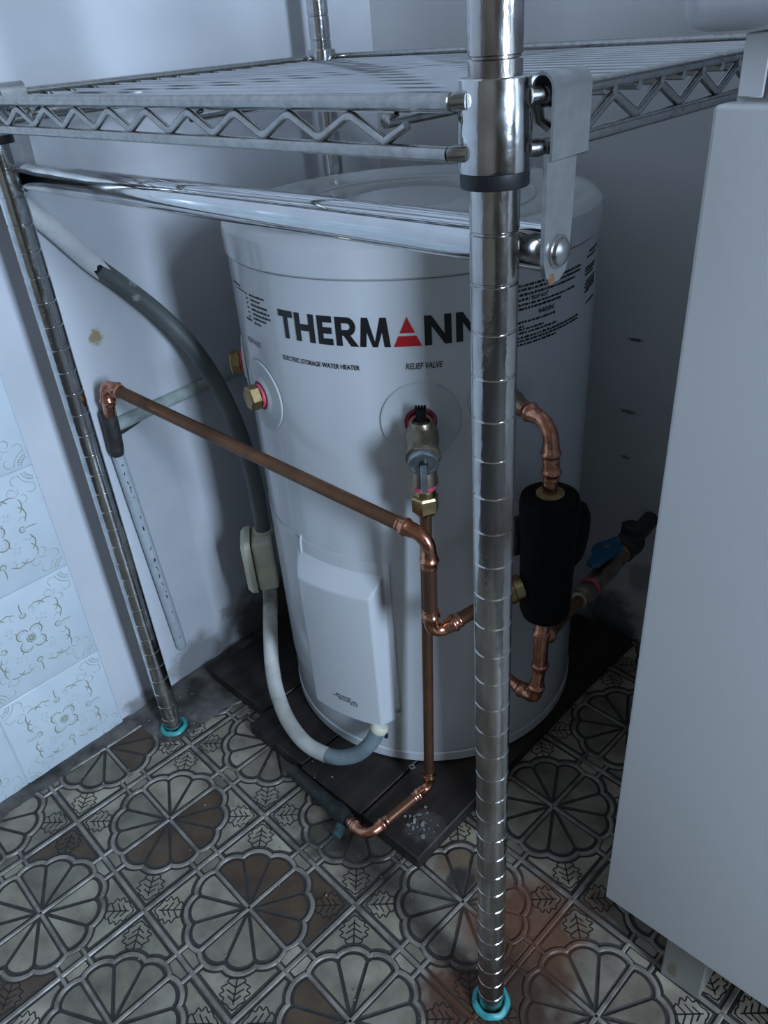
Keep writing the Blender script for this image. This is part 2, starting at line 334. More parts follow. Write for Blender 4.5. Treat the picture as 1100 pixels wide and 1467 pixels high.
# leaf corner piece
def corner_poly():
    e = A - 0.0040; s_ = 0.0185; pts = [(e, e), ]
    arc = []
    t0 = math.asin(s_ / (RR + 0.006)); t1 = math.pi / 2 - t0
    for i in range(25):
        a = t0 + (t1 - t0) * i / 24; r = ring(a) + 0.0036; arc.append((r * math.cos(a), r * math.sin(a)))
    return [(e, s_)] + [(e, e)] + [(s_, e)] + arc[::-1]
lb = MB(); lb.prism(corner_poly()[::1], -0.0022, 0.0, None, 0, 1, 0.0026, 0.0006)
def leafline(mb, pts, w=0.0009): sweep(mb, pts, w, w * 0.7, -0.0004, 0.00025, False, 2)
dg = math.sqrt(0.5)
def dl(u, v): return ((0.0560 + u) * dg * 1.0 - v * dg + 0.0, (0.0560 + u) * dg + v * dg)   # u along the diagonal, v across
L0, L1 = 0.0225, 0.056
def hw(t): return 0.0145 * math.sin(math.pi * min(1, t * 0.93 + 0.10)) ** 0.8
for sv in (-1, 1):
    pts = []
    for i in range(29):
        t = i / 28; u = L0 + (L1 - L0) * t; wv = hw(t) * (1 + 0.16 * math.sin(t * 2 * math.pi * 4.5)); pts.append(dl(u, sv * max(wv, 0.0)))
    leafline(lb, pts)
leafline(lb, [dl(L0, 0), dl(L1 - 0.006, 0)])
for t in (0.30, 0.52, 0.72):
    for sv in (-1, 1): leafline(lb, [dl(L0 + (L1 - L0) * t, 0), dl(L0 + (L1 - L0) * (t - 0.17), sv * hw(t) * 0.66)])
leaf_me = lb.mesh('leaf_piece', [piece_m, grime_m, line_m], 0)
bb = MB(); x0 = RR + 0.0008; x1 = A - 0.0033
bb.prism([(x0 + 0.0030, -0.0126), (x1, -0.0126), (x1, 0.0126), (x0 + 0.0030, 0.0126), (x0, 0.0)], -0.0022, 0.0, None, 0, 1, 0.0012, 0.0008)
block_me = bb.mesh('block_piece', [piece_m, grime_m], 0)
EX = Vector((0.1752, -0.0075)); EY = Vector((0.0075, 0.1745)); S0 = Vector((-0.4464, -0.0937)); TA = math.atan2(-0.0075, 0.1752)
BROWN = [(-0.413, -0.054), (-0.403, -0.125), (-0.513, -0.2), (-0.576, -0.052), (-0.217, -0.054), (-0.154, -0.14), (-0.391, -0.329), (-0.31, -0.083), (-0.205, -0.36), (0.10, -0.02)]
BROWN_C = (0.30, 0.21, 0.15, 1)
def tint(px, py, jit):
    for b in BROWN:
        if math.hypot(px - b[0], py - b[1]) < 0.026: return BROWN_C
    k = random.uniform(0.70, 1.24) * jit
    return (k * random.uniform(0.97, 1.03), k, k * random.uniform(0.93, 1.02), 1)
for i in range(-1, 6):
    for j in range(-3, 5):
        c = S0 + EX * i + EY * j
        if c.y > 0.16 and -0.62 < c.x < -0.20: continue       # wholly under the boards
        if c.x < XW - 0.03 or c.y > YW + 0.03: continue
        t = link('tile', tile_me, floor, (c.x, c.y, 0), TA)
        for k in range(4):
            an = TA + k * math.pi / 2
            for nm, me, cl, jit in (('fan_piece', fan_me, (0.035 * math.sqrt(2), math.pi / 4), 0.92), ('leaf_piece', leaf_me, (0.092, math.pi / 4), 1.15), ('block_piece', block_me, (0.08, 0), 1.0)):
                o = link(nm, me, t, (0, 0, 0), k * math.pi / 2)
                o.color = tint(c.x + cl[0] * math.cos(an + cl[1]), c.y + cl[0] * math.sin(an + cl[1]), jit)
# ---- broken screed strip along the left wall
def rough_sheet(name, outline, nx, ny, zf, m, parent=None):
    mb = MB(); (xa, xb), (ya, yb) = outline; vs = []
    for i in range(nx + 1):
        for j in range(ny + 1):
            u, v = i / nx, j / ny; x = xa + (xb - xa) * u; y = ya + (yb - ya) * v
            vs.append((x + (random.uniform(-1, 1) * 0.003 if 0 < i else 0), y, zf(u, v)))
    fs = [(i * (ny + 1) + j, (i + 1) * (ny + 1) + j, (i + 1) * (ny + 1) + j + 1, i * (ny + 1) + j + 1) for i in range(nx) for j in range(ny)]
    return mb.add(vs, fs).build(name, m, parent, 60)
sheet = rough_sheet('screed_strip', ((XW + 0.0005, XW + 0.105), (-0.03, YW - 0.002)), 14, 60,
            lambda u, v: 0.0055 * (1 - u) ** 0.7 * min(1, v * 12) + random.uniform(-0.0008, 0.0012) + (-0.004 if u > 0.97 else 0.0012 * (1 - u)), screed_m, floor)
sh2 = rough_sheet('screed_strip', ((XW + 0.0005, XW + 0.03), (-0.5, -0.03)), 4, 40,
            lambda u, v: 0.005 * (1 - u) + random.uniform(-0.0006, 0.0008) - (0.003 if u > 0.9 else 0), screed_m, floor)

# ---- embossed wall tiles on the left wall
wl = bpy.data.objects['wall_left']; TP = 0.1477; TE = -0.044
tw = MB(); tw.bbox((0, 0, 0), (0.010, TP - 0.0014, TP - 0.0014), 0.0014, 2)
wt_me = tw.mesh('wall_tile', tile_w, 50)
orn = MB()
def oline(pts, w=0.0007, h=0.0006, mi=0):        # relief line on the tile face, local (y, z) -> x is proud
    n = len(pts); vs = []
    for i in range(n):
        a = Vector(pts[max(i - 1, 0)]); b = Vector(pts[min(i + 1, n - 1)]); t = (b - a).normalized(); q = Vector((-t.y, t.x)); p = Vector(pts[i])
        tw_ = w * (0.45 + 0.55 * math.sin(math.pi * (i + 0.5) / n))
        for o, z in ((-tw_, 0), (0, h), (tw_, 0)): vs.append((0.0049 + z, p.x + q.x * o, p.y + q.y * o))
    fs = []
    for i in range(n - 1):
        for k in range(2): fs.append((i * 3 + k, i * 3 + k + 1, i * 3 + 4 + k, i * 3 + 3 + k))
    orn.add(vs, fs, mi)
def arcp(cx, cy, r, a0, a1, n=9): return [(cx + r * math.cos(math.radians(a0 + (a1 - a0) * i / (n - 1))), cy + r * math.sin(math.radians(a0 + (a1 - a0) * i / (n - 1)))) for i in range(n)]
for k in range(4):
    th = math.radians(90 * k + 45); c_, s_ = math.cos(th), math.sin(th)
    R2 = lambda pts: [(p[0] * c_ - p[1] * s_, p[0] * s_ + p[1] * c_) for p in pts]
    oline(R2(arcp(0.0125, 0, 0.0078, -115, 115, 13)), 0.0012, 0.0008, 1); oline(R2(arcp(0.0125, 0, 0.0045, -90, 90)), 0.0005)
    oline(R2([(0.020, 0), (0.024, 0)]), 0.0010, 0.0007, 1)
    oline(R2(arcp(0.046, 0.0, 0.013, 100, 10, 9)), 0.0010, 0.0007, 1); oline(R2(arcp(0.046, 0.0, 0.013, -100, -10, 9)), 0.0010, 0.0007, 1)
    oline(R2([(0.059, 0.001), (0.066, 0.0), (0.070, 0.004)]), 0.0006); oline(R2(arcp(0.062, 0.008, 0.005, -60, 160)), 0.0006); oline(R2(arcp(0.062, -0.008, 0.005, 60, -160)), 0.0006)
    for ra in (0.010, 0.0145, 0.019): oline(R2(arcp(0.1010, 0.0, ra, 140, 220, 11)), 0.0007)
    for sa in (150, 165, 180, 195, 210): oline(R2([(0.1010 + 0.010 * math.cos(math.radians(sa)), 0.010 * math.sin(math.radians(sa))), (0.1010 + 0.0145 * math.cos(math.radians(sa)), 0.0145 * math.sin(math.radians(sa)))]), 0.0006)
    oline(R2(arcp(0.078, 0.010, 0.006, 0, 200)), 0.0006); oline(R2(arcp(0.078, -0.010, 0.006, 0, -200)), 0.0006)
    for dx, dy in ((0.027, 0.006), (0.031, -0.005), (0.034, 0.003), (0.029, 0.0), (0.036, -0.002)): oline(R2(arcp(dx, dy, 0.0016, 0, 330, 7)), 0.0004, 0.0004)
    th = math.radians(90 * k); c_, s_ = math.cos(th), math.sin(th)
    oline(R2(arcp(0.0365, 0.0, 0.0036, 30, 330, 11)), 0.0009, 0.0008, 1); oline(R2([(0.033, 0), (0.040, 0)]), 0.0006, 0.0006)
    oline(R2([(0.0395, 0), (0.046, 0.001), (0.054, 0.0)]), 0.0009, 0.0006, 1)
    oline(R2([(0.043, 0.010), (0.047, 0.018), (0.045, 0.026), (0.040, 0.030)]), 0.0011, 0.0007, 1); oline(R2([(0.043, -0.010), (0.047, -0.018), (0.045, -0.026), (0.040, -0.030)]), 0.0011, 0.0007, 1)
    oline(R2(arcp(0.040, 0.012, 0.004, -60, 180)), 0.0005); oline(R2(arcp(0.040, -0.012, 0.004, 60, -180)), 0.0005)
for k in range(7):
    a = 2 * math.pi * k / 7; oline(arcp(0.0046 * math.cos(a), 0.0046 * math.sin(a), 0.0017, 0, 340, 9), 0.0008, 0.0009, 1)
oline(arcp(0, 0, 0.0018, 0, 340, 9), 0.0008, 0.0009, 1)
orn_me = orn.mesh('relief_ornament', [tile_orn, tile_gold], 60)
for c in range(3):
    for r in range(5):
        o = link('wall_tile', wt_me, wl, (XW - 0.0012, TE - TP * (c + 0.5), -0.003 + TP * (r + 0.5)))
        if c < 2: link('relief_ornament', orn_me, o, (0, 0, 0))
g = MB().box((XW + 0.0008, TE - TP * 1.5, -0.003 + TP * 2.5), (0.004, TP * 3, TP * 5)).build('tile_grout', grout_w, wl, 0)

# ------------------------------------------------------------------ wire shelving unit
SW, SD = 0.5755, 0.4278
ZT, ZBm = 0.8239, 0.8018
shelv = thing('shelving_unit', (0, 0, 0), 'chrome wire shelving unit standing over the water heater on ringed posts', 'shelving')
def post(x, y, z0, top, m, foot, lean=(0, 0)):
    pr = [(0.0100, 0.004), (0.0127, 0.007)]; z = z0
    while z < top:
        if z > 0.012: pr += [(0.0127, z - 0.0011), (0.0119, z - 0.0004), (0.0119, z + 0.0004), (0.0127, z + 0.0011)]
        z += 0.0254
    pr.append((0.0127, top)); M = Matrix.Translation((x, y, 0))
    M[0][2] = lean[0]; M[1][2] = lean[1]
    mb = MB().lathe(pr, 32, M); o = part(mb, 'post', m, shelv, 30)
    cx, cy = x + lean[0] * 0.81, y + lean[1] * 0.81; Mc = Matrix.Translation((cx, cy, 0))
    part(MB().lathe([(0.0131, 0.7925), (0.0180, 0.7927), (0.0182, 0.7945), (0.0172, 0.826), (0.0168, 0.8318), (0.0160, 0.8325), (0.0131, 0.8325)], 40, Mc), 'collar', chrome, o, 30)
    part(MB().lathe([(0.0131, 0.7850), (0.0166, 0.7852), (0.0170, 0.7860), (0.0170, 0.7923), (0.0131, 0.7925)], 40, Mc), 'split_sleeve', blackplast, o, 30, 'black plastic split sleeve under the collar')
    if foot:
        part(MB().lathe([(0.0, 0.0008), (0.0110, 0.0008), (0.0118, 0.003), (0.0118, 0.011), (0.0, 0.011)], 24, Matrix.Translation((x, y, 0))), 'levelling_foot', blackplast, o, 40)
        fm = MB(); n = 48; vs = []
        prof = [(0.0135, 0.0008), (0.0188, 0.0008), (0.0195, 0.0035), (0.0180, 0.0062), (0.0150, 0.0075), (0.0134, 0.0060)]
        for a in range(n + 1):
            an = math.radians(20 + foot) + math.radians(340) * a / n if False else 2 * math.pi * a / n
            for r, z in prof:
                wob = 1 + 0.012 * math.sin(an * 7 + foot); vs.append((x + r * wob * math.cos(an), y + r * wob * math.sin(an), z + 0.0006 * math.sin(an * 5)))
        k = len(prof); fs = [(a * k + b, a * k + (b + 1) % k, (a + 1) * k + (b + 1) % k, (a + 1) * k + b) for a in range(n) for b in range(k)]
        fm.add(vs, fs); part(fm, 'foot_ring', teal, o, 40, 'turquoise plastic foot ring')
    return o
post(0, 0, 0.0528 - 0.0254, 1.45, chrome_worn, 10)
post(-SW, 0, 0.2559 - 9 * 0.0254, 1.45, chrome, 60)
post(-SW, SD, 0.03, 1.45, chrome, 30, (-0.010, 0.006))
post(0, SD, 0.03, 1.45, chrome, 40)
E_ = 0.02
shelf = part(MB().tube([(-SW - E_ + 0.002, SD + E_, ZT), (E_ - 0.002, SD + E_, ZT)], 0.0034, 12), 'shelf', chrome_dull, shelv)
def rail(a, b, r=0.0036, nm='rail', m=chrome_dull): part(MB().tube([a, b], r, 12), nm, m, shelf, 40)
rail((-SW + 0.012, -E_, ZT), (-0.010, -E_, ZT), 0.0040); rail((-SW + 0.012, -E_, ZBm), (-0.012, -E_, ZBm), 0.0036)
rail((-SW - E_, 0.012, ZT), (-SW - E_, SD - 0.012, ZT)); rail((-SW - E_, 0.012, ZBm), (-SW - E_, SD - 0.012, ZBm))
rail((E_, 0.010, ZT), (E_, SD - 0.012, ZT)); rail((E_, 0.010, ZBm), (E_, SD - 0.012, ZBm))
rail((-SW + 0.012, SD + E_, ZBm), (-0.012, SD + E_, ZBm))
def weld(a, b): part(MB().tube([a, (Vector(a) + Vector(b)) / 2, b], [0.0034, 0.0042, 0.0036], 10), 'weld_stub', chrome_dull, shelf, 40)
for zz in (ZT, ZBm):
    weld((-0.0125, -E_, zz), (-0.004, -0.0165, zz)); weld((E_, 0.0125, zz), (0.0165, 0.004, zz))
    weld((-SW + 0.013, -E_, zz), (-SW + 0.004, -0.0165, zz)); weld((-SW - E_, 0.013, zz), (-SW - 0.0165, 0.004, zz))
def zigzag(p0, d, start, end, step, hang=True):
    pts = []; zt, zb = ZT - 0.0056, ZBm + 0.0042; s = start; up = True; d = Vector(d); p0 = Vector(p0)
    raw = []
    while s <= end + 1e-6:
        raw.append(p0 + d * s + Vector((0, 0, zt if up else zb))); s += step / 2; up = not up
    last = raw[-1] + (raw[-1] - raw[-2]).reflect(Vector((0, 0, 1))) * 0.62 if hang else None
    out = []
    for i, q in enumerate(raw):
        if 0 < i < len(raw) - 1:
            a = (raw[i - 1] - q).normalized() * 0.0042; b = (raw[i + 1] - q).normalized() * 0.0042
            for t in (0, .25, .5, .75, 1): out.append((q + a) * (1 - t) ** 2 + q * 2 * t * (1 - t) + (q + b) * t * t)
        else: out.append(q)
    if last is not None: out.append(last)
    part(MB().tube(out, 0.0026, 8), 'zigzag_wire', chrome_dull, shelf, 50)
zigzag((0, -E_, 0), (1, 0, 0), -0.5600, -0.0355, 0.0483)
zigzag((E_, 0, 0), (0, -1, 0), -0.4230, -0.0250, 0.0500)
zigzag((-SW - E_, 0, 0), (0, 1, 0), 0.02, 0.41, 0.0490, False)
zigzag((0, SD + E_, 0), (1, 0, 0), -0.56, -0.0355, 0.0483, False)
wire_me = None
for i in range(18):
    y = -0.006 + 0.0253 * i
    mb = MB().tube([(-SW - E_ - 0.003, y, ZT - 0.0040), (E_ + 0.003, y, ZT - 0.0040)], 0.0024, 8)
    if i in (0, 17):
        part(MB().tube([(-SW + 0.0195, y, ZT - 0.0040), (-0.0195, y, ZT - 0.0040)], 0.0024, 8), 'deck_wire', chrome_wire, shelf, 40); continue
    if wire_me is None:
        w0 = part(mb, 'deck_wire', chrome_wire, shelf, 40); wire_me = w0.data
    else:
        w_ = link('deck_wire', wire_me, shelf, (0, 0.0253 * (i - 1), 0))
for x in (-0.455, -0.2282, -0.0655 + 0.008): part(MB().tube([(x, -0.0145, ZT - 0.0096), (x, SD + 0.015, ZT - 0.0096)], 0.0034, 10), 'cross_brace', chrome_dull, shelf, 40)

# ------------------------------------------------------------------ hanger rail under the shelf
hr = thing('hanging_rail', (-0.28, 0.0235, 0.7525), 'thick polished chrome tube hung under the wire shelf by two flat brackets', 'rail')
part(MB().lathe([(0.0, 0), (0.0120, 0), (0.0127, 0.001), (0.0127, 0.5985), (0.0120, 0.5990), (0, 0.5990)], 40, axis_M((-0.5755, 0.0235, 0.7525), (1, 0, 0))), 'tube', chrome_tube, hr, 40)
def bracket(xr, s):        # s=+1: plate on the +x side
    x = xr + s * 0.0040; t = 0.0024; YO = -0.0065 if s > 0 else 0.004; YS = -0.0095 if s > 0 else 0.004; ZS = 0.005; out = []
    mb = MB()
    lo_w = [(0.0150, 0.7945), (0.0150, 0.7440), (0.0175, 0.7365), (0.0230, 0.7325), (0.0300, 0.7325), (0.0355, 0.7365), (0.0385, 0.7440), (0.0405, 0.7945)]
    M = Matrix(((0, 0, s, x), (1, 0, 0, YS), (0, 1, 0, ZS), (0, 0, 0, 1)))
    mb.prism(lo_w, 0, t, M, 0)
    pl = part(mb, 'bracket', zinc, hr, 40)
    # folded hook over the rail: outer plate, rounded top, inner lip
    hk = MB(); y0, y1 = 0.0135 + YO, 0.0455 + YO; prof = [(x + s * t, 0.7955), (x + s * t * 1.6, 0.7965), (x + s * t * 1.6, ZT + 0.001)]
    for i in range(9):
        a = math.pi * i / 8; prof.append((xr + s * 0.0008 + s * 0.0070 * math.cos(a), ZT + 0.002 + 0.0075 * math.sin(a)))
    prof.append((xr - s * 0.0062, ZT - 0.002))
    vs = []; n = len(prof)
    for yy in (y0, y1):
        for (px, pz) in prof: vs.append((px, yy, pz))
        for i, (px, pz) in enumerate(prof):
            a = Vector(prof[max(i - 1, 0)]); b = Vector(prof[min(i + 1, n - 1)]); d = (b - a).normalized(); q = Vector((-d.y, d.x)) * 0.0014 * s
            vs.append((px + q.x, yy, pz + q.y))
    fs = []
    for i in range(n - 1):
        fs += [(i, i + 1, 2 * n + i + 1, 2 * n + i), (n + i, 3 * n + i, 3 * n + i + 1, n + i + 1), (i, n + i, n + i + 1, i + 1), (2 * n + i, 2 * n + i + 1, 3 * n + i + 1, 3 * n + i)]
    fs += [(0, 2 * n, 3 * n, n), (n - 1, 2 * n - 1, 4 * n - 1, 3 * n - 1)]
    hk.add(vs, fs); part(hk, 'hook', zinc, pl, 40)
    bo = MB().lathe([(0.0085, 0), (0.0085, 0.001), (0.0072, 0.0012), (0.0066, 0.0030), (0.0040, 0.0044), (0, 0.0048)], 20, axis_M((x + s * t, 0.0275 + YS, 0.7525), (s, 0, 0)))
    part(bo, 'bolt_head', chrome_dull, pl, 40)
    ru = MB().lathe([(0.0032, 0), (0.0026, 0.0004), (0, 0.0005)], 9, axis_M((x + s * t, 0.0225 + YS, 0.7396), (s, 0, 0))); part(ru, 'rust_patch', rust, pl, 60)
    lp = MB().tube([(xr - s * 0.009, 0.018, ZT - 0.004), (xr - s * 0.0085, 0.020, ZT - 0.012), (xr - s * 0.004, 0.022, ZT - 0.016)], 0.0030, 8); part(lp, 'hook_tongue', chrome_dull, pl, 40)
bracket(E_, 1); bracket(-SW - E_, -1)

# ------------------------------------------------------------------ water heater
wh = thing('water_heater', (TX, TY, 0.022), 'white cylindrical electric storage water heater with black and red lettering', 'water heater')
TM = Matrix.Translation((TX, TY, 0))
def cyl(a, z, off=0.0): a = math.radians(a); return Vector((TX + (TR + off) * math.cos(a), TY + (TR + off) * math.sin(a), z))
body = part(MB().lathe([(TR - 0.004, 0.0415), (TR, 0.0425), (TR, 0.6600), (TR - 0.002, 0.6606)], 128, TM), 'body', enamel, wh, 30)
part(MB().lathe([(TR - 0.012, 0.0225), (TR - 0.002, 0.0228), (TR + 0.0012, 0.0260), (TR + 0.0012, 0.0385), (TR - 0.001, 0.0405), (TR - 0.006, 0.041)], 128, TM), 'base_ring', enamel2, wh, 30)
lid = part(MB().lathe([(TR - 0.006, 0.6609), (TR + 0.0008, 0.6612), (TR + 0.0026, 0.663), (TR + 0.0026, 0.682), (TR + 0.001, 0.6885), (TR - 0.004, 0.6935), (TR - 0.011, 0.696),
     (TR - 0.020, 0.696), (TR - 0.026, 0.6945), (TR - 0.032, 0.6925), (TR - 0.060, 0.692), (0.07, 0.692), (0.064, 0.6935), (0.058, 0.6935), (0, 0.6935)], 128, TM), 'lid', lid_m, wh, 30)
for rr, a0, a1 in ((0.135, -20, 60), (0.105, -35, 75), (0.125, 100, 190), (0.150, -150, -60), (0.09, 200, 300)):
    part(MB().tube([(TX + rr * math.cos(math.radians(a0 + (a1 - a0) * i / 24)), TY + rr * math.sin(math.radians(a0 + (a1 - a0) * i / 24)), 0.6915) for i in range(25)], 0.0028, 8), 'lid_rib', enamel2, lid, 60)
part(MB().lathe([(0.0, 0.690), (0.004, 0.690), (0.004, 0.702), (0.0, 0.7035)], 12, Matrix.Translation((TX + 0.035, TY - 0.165, 0.003))), 'lid_clip', enamel2, lid, 40)
# access panel with pushed-out electrical cover
def cgrid(name, a0, a1, z0, z1, na, nz, hf, m, parent, sm=40, skirt=True):
    mb = MB(); vs = []
    for i in range(na + 1):
        for j in range(nz + 1):
            a = a0 + (a1 - a0) * i / na; z = z0 + (z1 - z0) * j / nz; vs.append(cyl(a, z, hf(a, z)))
    fs = [(i * (nz + 1) + j, (i + 1) * (nz + 1) + j, (i + 1) * (nz + 1) + j + 1, i * (nz + 1) + j + 1) for i in range(na) for j in range(nz)]
    k = len(vs)
    if skirt:
        idx = [j for j in range(nz + 1)] + [i * (nz + 1) + nz for i in range(1, na + 1)] + [na * (nz + 1) + j for j in range(nz - 1, -1, -1)] + [i * (nz + 1) for i in range(na - 1, 0, -1)]
        vs += [Vector((TX, TY, vs[q].z)) + (vs[q] - Vector((TX, TY, vs[q].z))) * ((TR - 0.002) / ((vs[q] - Vector((TX, TY, vs[q].z))).length)) for q in idx]
        n = len(idx); fs += [(idx[q], idx[(q + 1) % n], k + (q + 1) % n, k + q) for q in range(n)]
    mb.add(vs, fs); return part(mb, name, m, parent, sm)
panel = cgrid('access_panel', -131, -60.0, 0.1065, 0.3465, 48, 2, lambda a, z: 0.0011, enamel2, wh)
def ss(t): t = max(0.0, min(1.0, t)); return t * t * (3 - 2 * t)
def bulge(a, z):
    h = min((a + 97.5) / 6.0, (-61.8 - a) / 3.6, (0.3300 - z) / 0.0235, (z - 0.0980) / 0.0060)
    h = max(0.0, min(1.0, h)); h = 0.75 * h + 0.25 * ss(h)
    return 0.0004 + 0.0200 * h
cover = cgrid('electrical_cover', -98.0, -61.0, 0.0960, 0.3320, 74, 118, bulge, enamel2, panel, 60)
part(MB().lathe([(0.0034, 0), (0.0034, 0.0012), (0.0022, 0.0024), (0, 0.0026)], 14, axis_M(cyl(-60.9, 0.1165, 0.0010), (math.cos(math.radians(-60.9)), math.sin(math.radians(-60.9)), 0))), 'screw', steel, panel, 40)
part(MB().tube([cyl(-93.8, 0.352, 0.0004), cyl(-94.1, 0.345, 0.0016), cyl(-94.6, 0.318, 0.0018), cyl(-95.0, 0.312, 0.0006)], 0.0016, 8), 'panel_seam_highlight', enamel2, panel, 60)  # white rod added for the highlight along the panel seam's lip
# lettering wrapped on the tank
def wrapquad(mb, q, off, nx=6, mi=0):       # q: four (angle, z) corners bl, br, tr, tl
    vs = []; th = 0.0004
    for o in (0.0002, off):
        for i in range(nx + 1):
            u = i / nx
            for v in (0, 1):
                b0 = q[0] if v == 0 else q[3]; b1 = q[1] if v == 0 else q[2]
                vs.append(cyl(b0[0] + (b1[0] - b0[0]) * u, b0[1] + (b1[1] - b0[1]) * u, o))
    n = 2 * (nx + 1); fs = []
    for i in range(nx):
        a = 2 * i; fs.append((n + a, n + a + 2, n + a + 3, n + a + 1)); fs.append((a, n + a, n + a + 2, a + 2)); fs.append((a + 1, a + 3, n + a + 3, n + a + 1))
    fs += [(0, 1, n + 1, n), (2 * nx, n + 2 * nx, n + 2 * nx + 1, 2 * nx + 1)]
    mb.add(vs, fs, mi)
Z0L, Z1L = 0.5985, 0.6268
def letter(ch, a0, a1):
    s = 0.235 if ch != 'M' else 0.19; q = []
    if ch == 'T': q = [((0, .77), (1, .77), (1, 1), (0, 1)), ((.5 - .14, 0), (.5 + .14, 0), (.5 + .14, .78), (.5 - .14, .78))]
    if ch == 'H': q = [((0, 0), (.27, 0), (.27, 1), (0, 1)), ((.73, 0), (1, 0), (1, 1), (.73, 1)), ((.26, .39), (.74, .39), (.74, .62), (.26, .62))]
    if ch == 'E': q = [((0, 0), (.36, 0), (.36, 1), (0, 1)), ((.35, 0), (1, 0), (1, .22), (.35, .22)), ((.35, .39), (.95, .39), (.95, .61), (.35, .61)), ((.35, .78), (1, .78), (1, 1), (.35, 1))]
    if ch == 'R':
        q = [((0, 0), (.28, 0), (.28, 1), (0, 1)), ((.27, .79), (.55, .79), (.55, 1), (.27, 1)), ((.27, .36), (.55, .36), (.55, .56), (.27, .56)), ((.36, .37), (.68, .37), (1.02, 0), (.68, 0))]
        for i in range(8):
            t0 = math.radians(-90 + 22.5 * i); t1 = math.radians(-90 + 22.5 * (i + 1)); c = (.55, .68)
            q.append(((c[0] + .13 * math.cos(t0), c[1] + .115 * math.sin(t0)), (c[0] + .38 * math.cos(t0), c[1] + .32 * math.sin(t0)), (c[0] + .38 * math.cos(t1), c[1] + .32 * math.sin(t1)), (c[0] + .13 * math.cos(t1), c[1] + .115 * math.sin(t1))))
    if ch == 'M': q = [((0, 0), (.20, 0), (.30, 1), (.10, 1)), ((.80, 0), (1, 0), (.90, 1), (.70, 1)), ((.42, 0), (.54, 0), (.30, 1), (.10, 1)), ((.46, 0), (.58, 0), (.90, 1), (.70, 1))]
    if ch == 'N': q = [((0, 0), (.26, 0), (.26, 1), (0, 1)), ((.74, 0), (1, 0), (1, 1), (.74, 1)), ((.74, 0), (1, 0), (.26, 1), (0, 1))]
    mb = MB()
    for quad in q: wrapquad(mb, [(a0 + (a1 - a0) * x, Z0L + (Z1L - Z0L) * y) for x, y in quad], 0.0005)
    part(mb, 'letter', ink, body, 0)
for ch, a0, a1 in (('T', -88.7, -83.3), ('H', -82.5, -76.0), ('E', -74.9, -70.4), ('R', -69.4, -63.2), ('M', -62.7, -54.4), ('N', -45.4, -38.3), ('N', -37.1, -30.0)): letter(ch, a0, a1)
mb = MB()
for (b0, b1, t0, t1) in ((0.0, 0.36, 0.0, 0.0), (0.46, 1.0, 0, 0)):
    f0 = 0.5 * b0; f1 = 0.5 * b1; a0, a1 = -53.6, -46.2; W_ = a1 - a0
    wrapquad(mb, [(a0 + W_ * f0, Z0L + (Z1L - Z0L) * b0), (a1 - W_ * f0, Z0L + (Z1L - Z0L) * b0), (a1 - W_ * f1, Z0L + (Z1L - Z0L) * b1), (a0 + W_ * f1, Z0L + (Z1L - Z0L) * b1)], 0.0005)
part(mb, 'letter', redink, body, 0, 'red triangular letter A')
def words(txt, a_left, a_right, zc, h, parent, off=0.0005, shear=0.0, bold=0.012, nm='lettering', slope=0.0):
    cu = bpy.data.curves.new('txt', 'FONT'); cu.body = txt; cu.size = 1.0; cu.shear = shear; cu.offset = bold; cu.resolution_u = 2
    to = bpy.data.objects.new('txt', cu); COL.objects.link(to)
    dg_ = bpy.context.evaluated_depsgraph_get(); dg_.update()
    me = bpy.data.meshes.new_from_object(to.evaluated_get(dg_)); bpy.data.objects.remove(to); bpy.data.curves.remove(cu)
    xs = [v.co.x for v in me.vertices]; ys = [v.co.y for v in me.vertices]; x0, x1, y0, y1 = min(xs), max(xs), min(ys), max(ys)
    mb = MB(); mb.add([cyl(a_left + (a_right - a_left) * (v.co.x - x0) / (x1 - x0), zc - h / 2 + h * (v.co.y - y0) / (y1 - y0) + slope * (v.co.x - x0) / (x1 - x0), off) for v in me.vertices], [tuple(p.vertices) for p in me.polygons])
    bpy.data.meshes.remove(me); return part(mb, nm, ink, parent, 0)
words('ELECTRIC STORAGE WATER HEATER', -89.2, -63.4, 0.5772, 0.0050, body, bold=0.02)
words('RELIEF VALVE', -50.8, -40.9, 0.5788, 0.0062, body, shear=0.22, bold=0.012)
words('RELIEF VALVE', -110.0, -100.6, 0.5795, 0.0060, body, shear=0.22, bold=0.008)
words('WARNING', -12.2, -5.9, 0.6118, 0.0048, body, shear=0.2, bold=0.02)
words('"RELIEF VALVE"', -15.0, -8.6, 0.6270, 0.0040, body, shear=0.2, bold=0.02)
words('WARNING', -9.5, -5.8, 0.6445, 0.0032, body, shear=0.2, bold=0.02)
def wordbars(rows, parent, off=0.0005, nm='small_print'):
    mb = MB()
    for a0, a1, zc, h in rows:
        a = a0
        while a < a1:
            l = random.uniform(0.5, 1.9); e = min(a + l, a1); nlet = max(1, int((e - a) / 0.33))
            for k in range(nlet):
                b0 = a + (e - a) * k / nlet; b1 = a + (e - a) * (k + 0.72) / nlet; hh = h * random.uniform(0.62, 1.0)
                wrapquad(mb, [(b0, zc - h / 2), (b1, zc - h / 2), (b1, zc - h / 2 + hh), (b0, zc - h / 2 + hh)], off, 1)
            a = e + 0.28
    return part(mb, nm, ink, parent, 0)
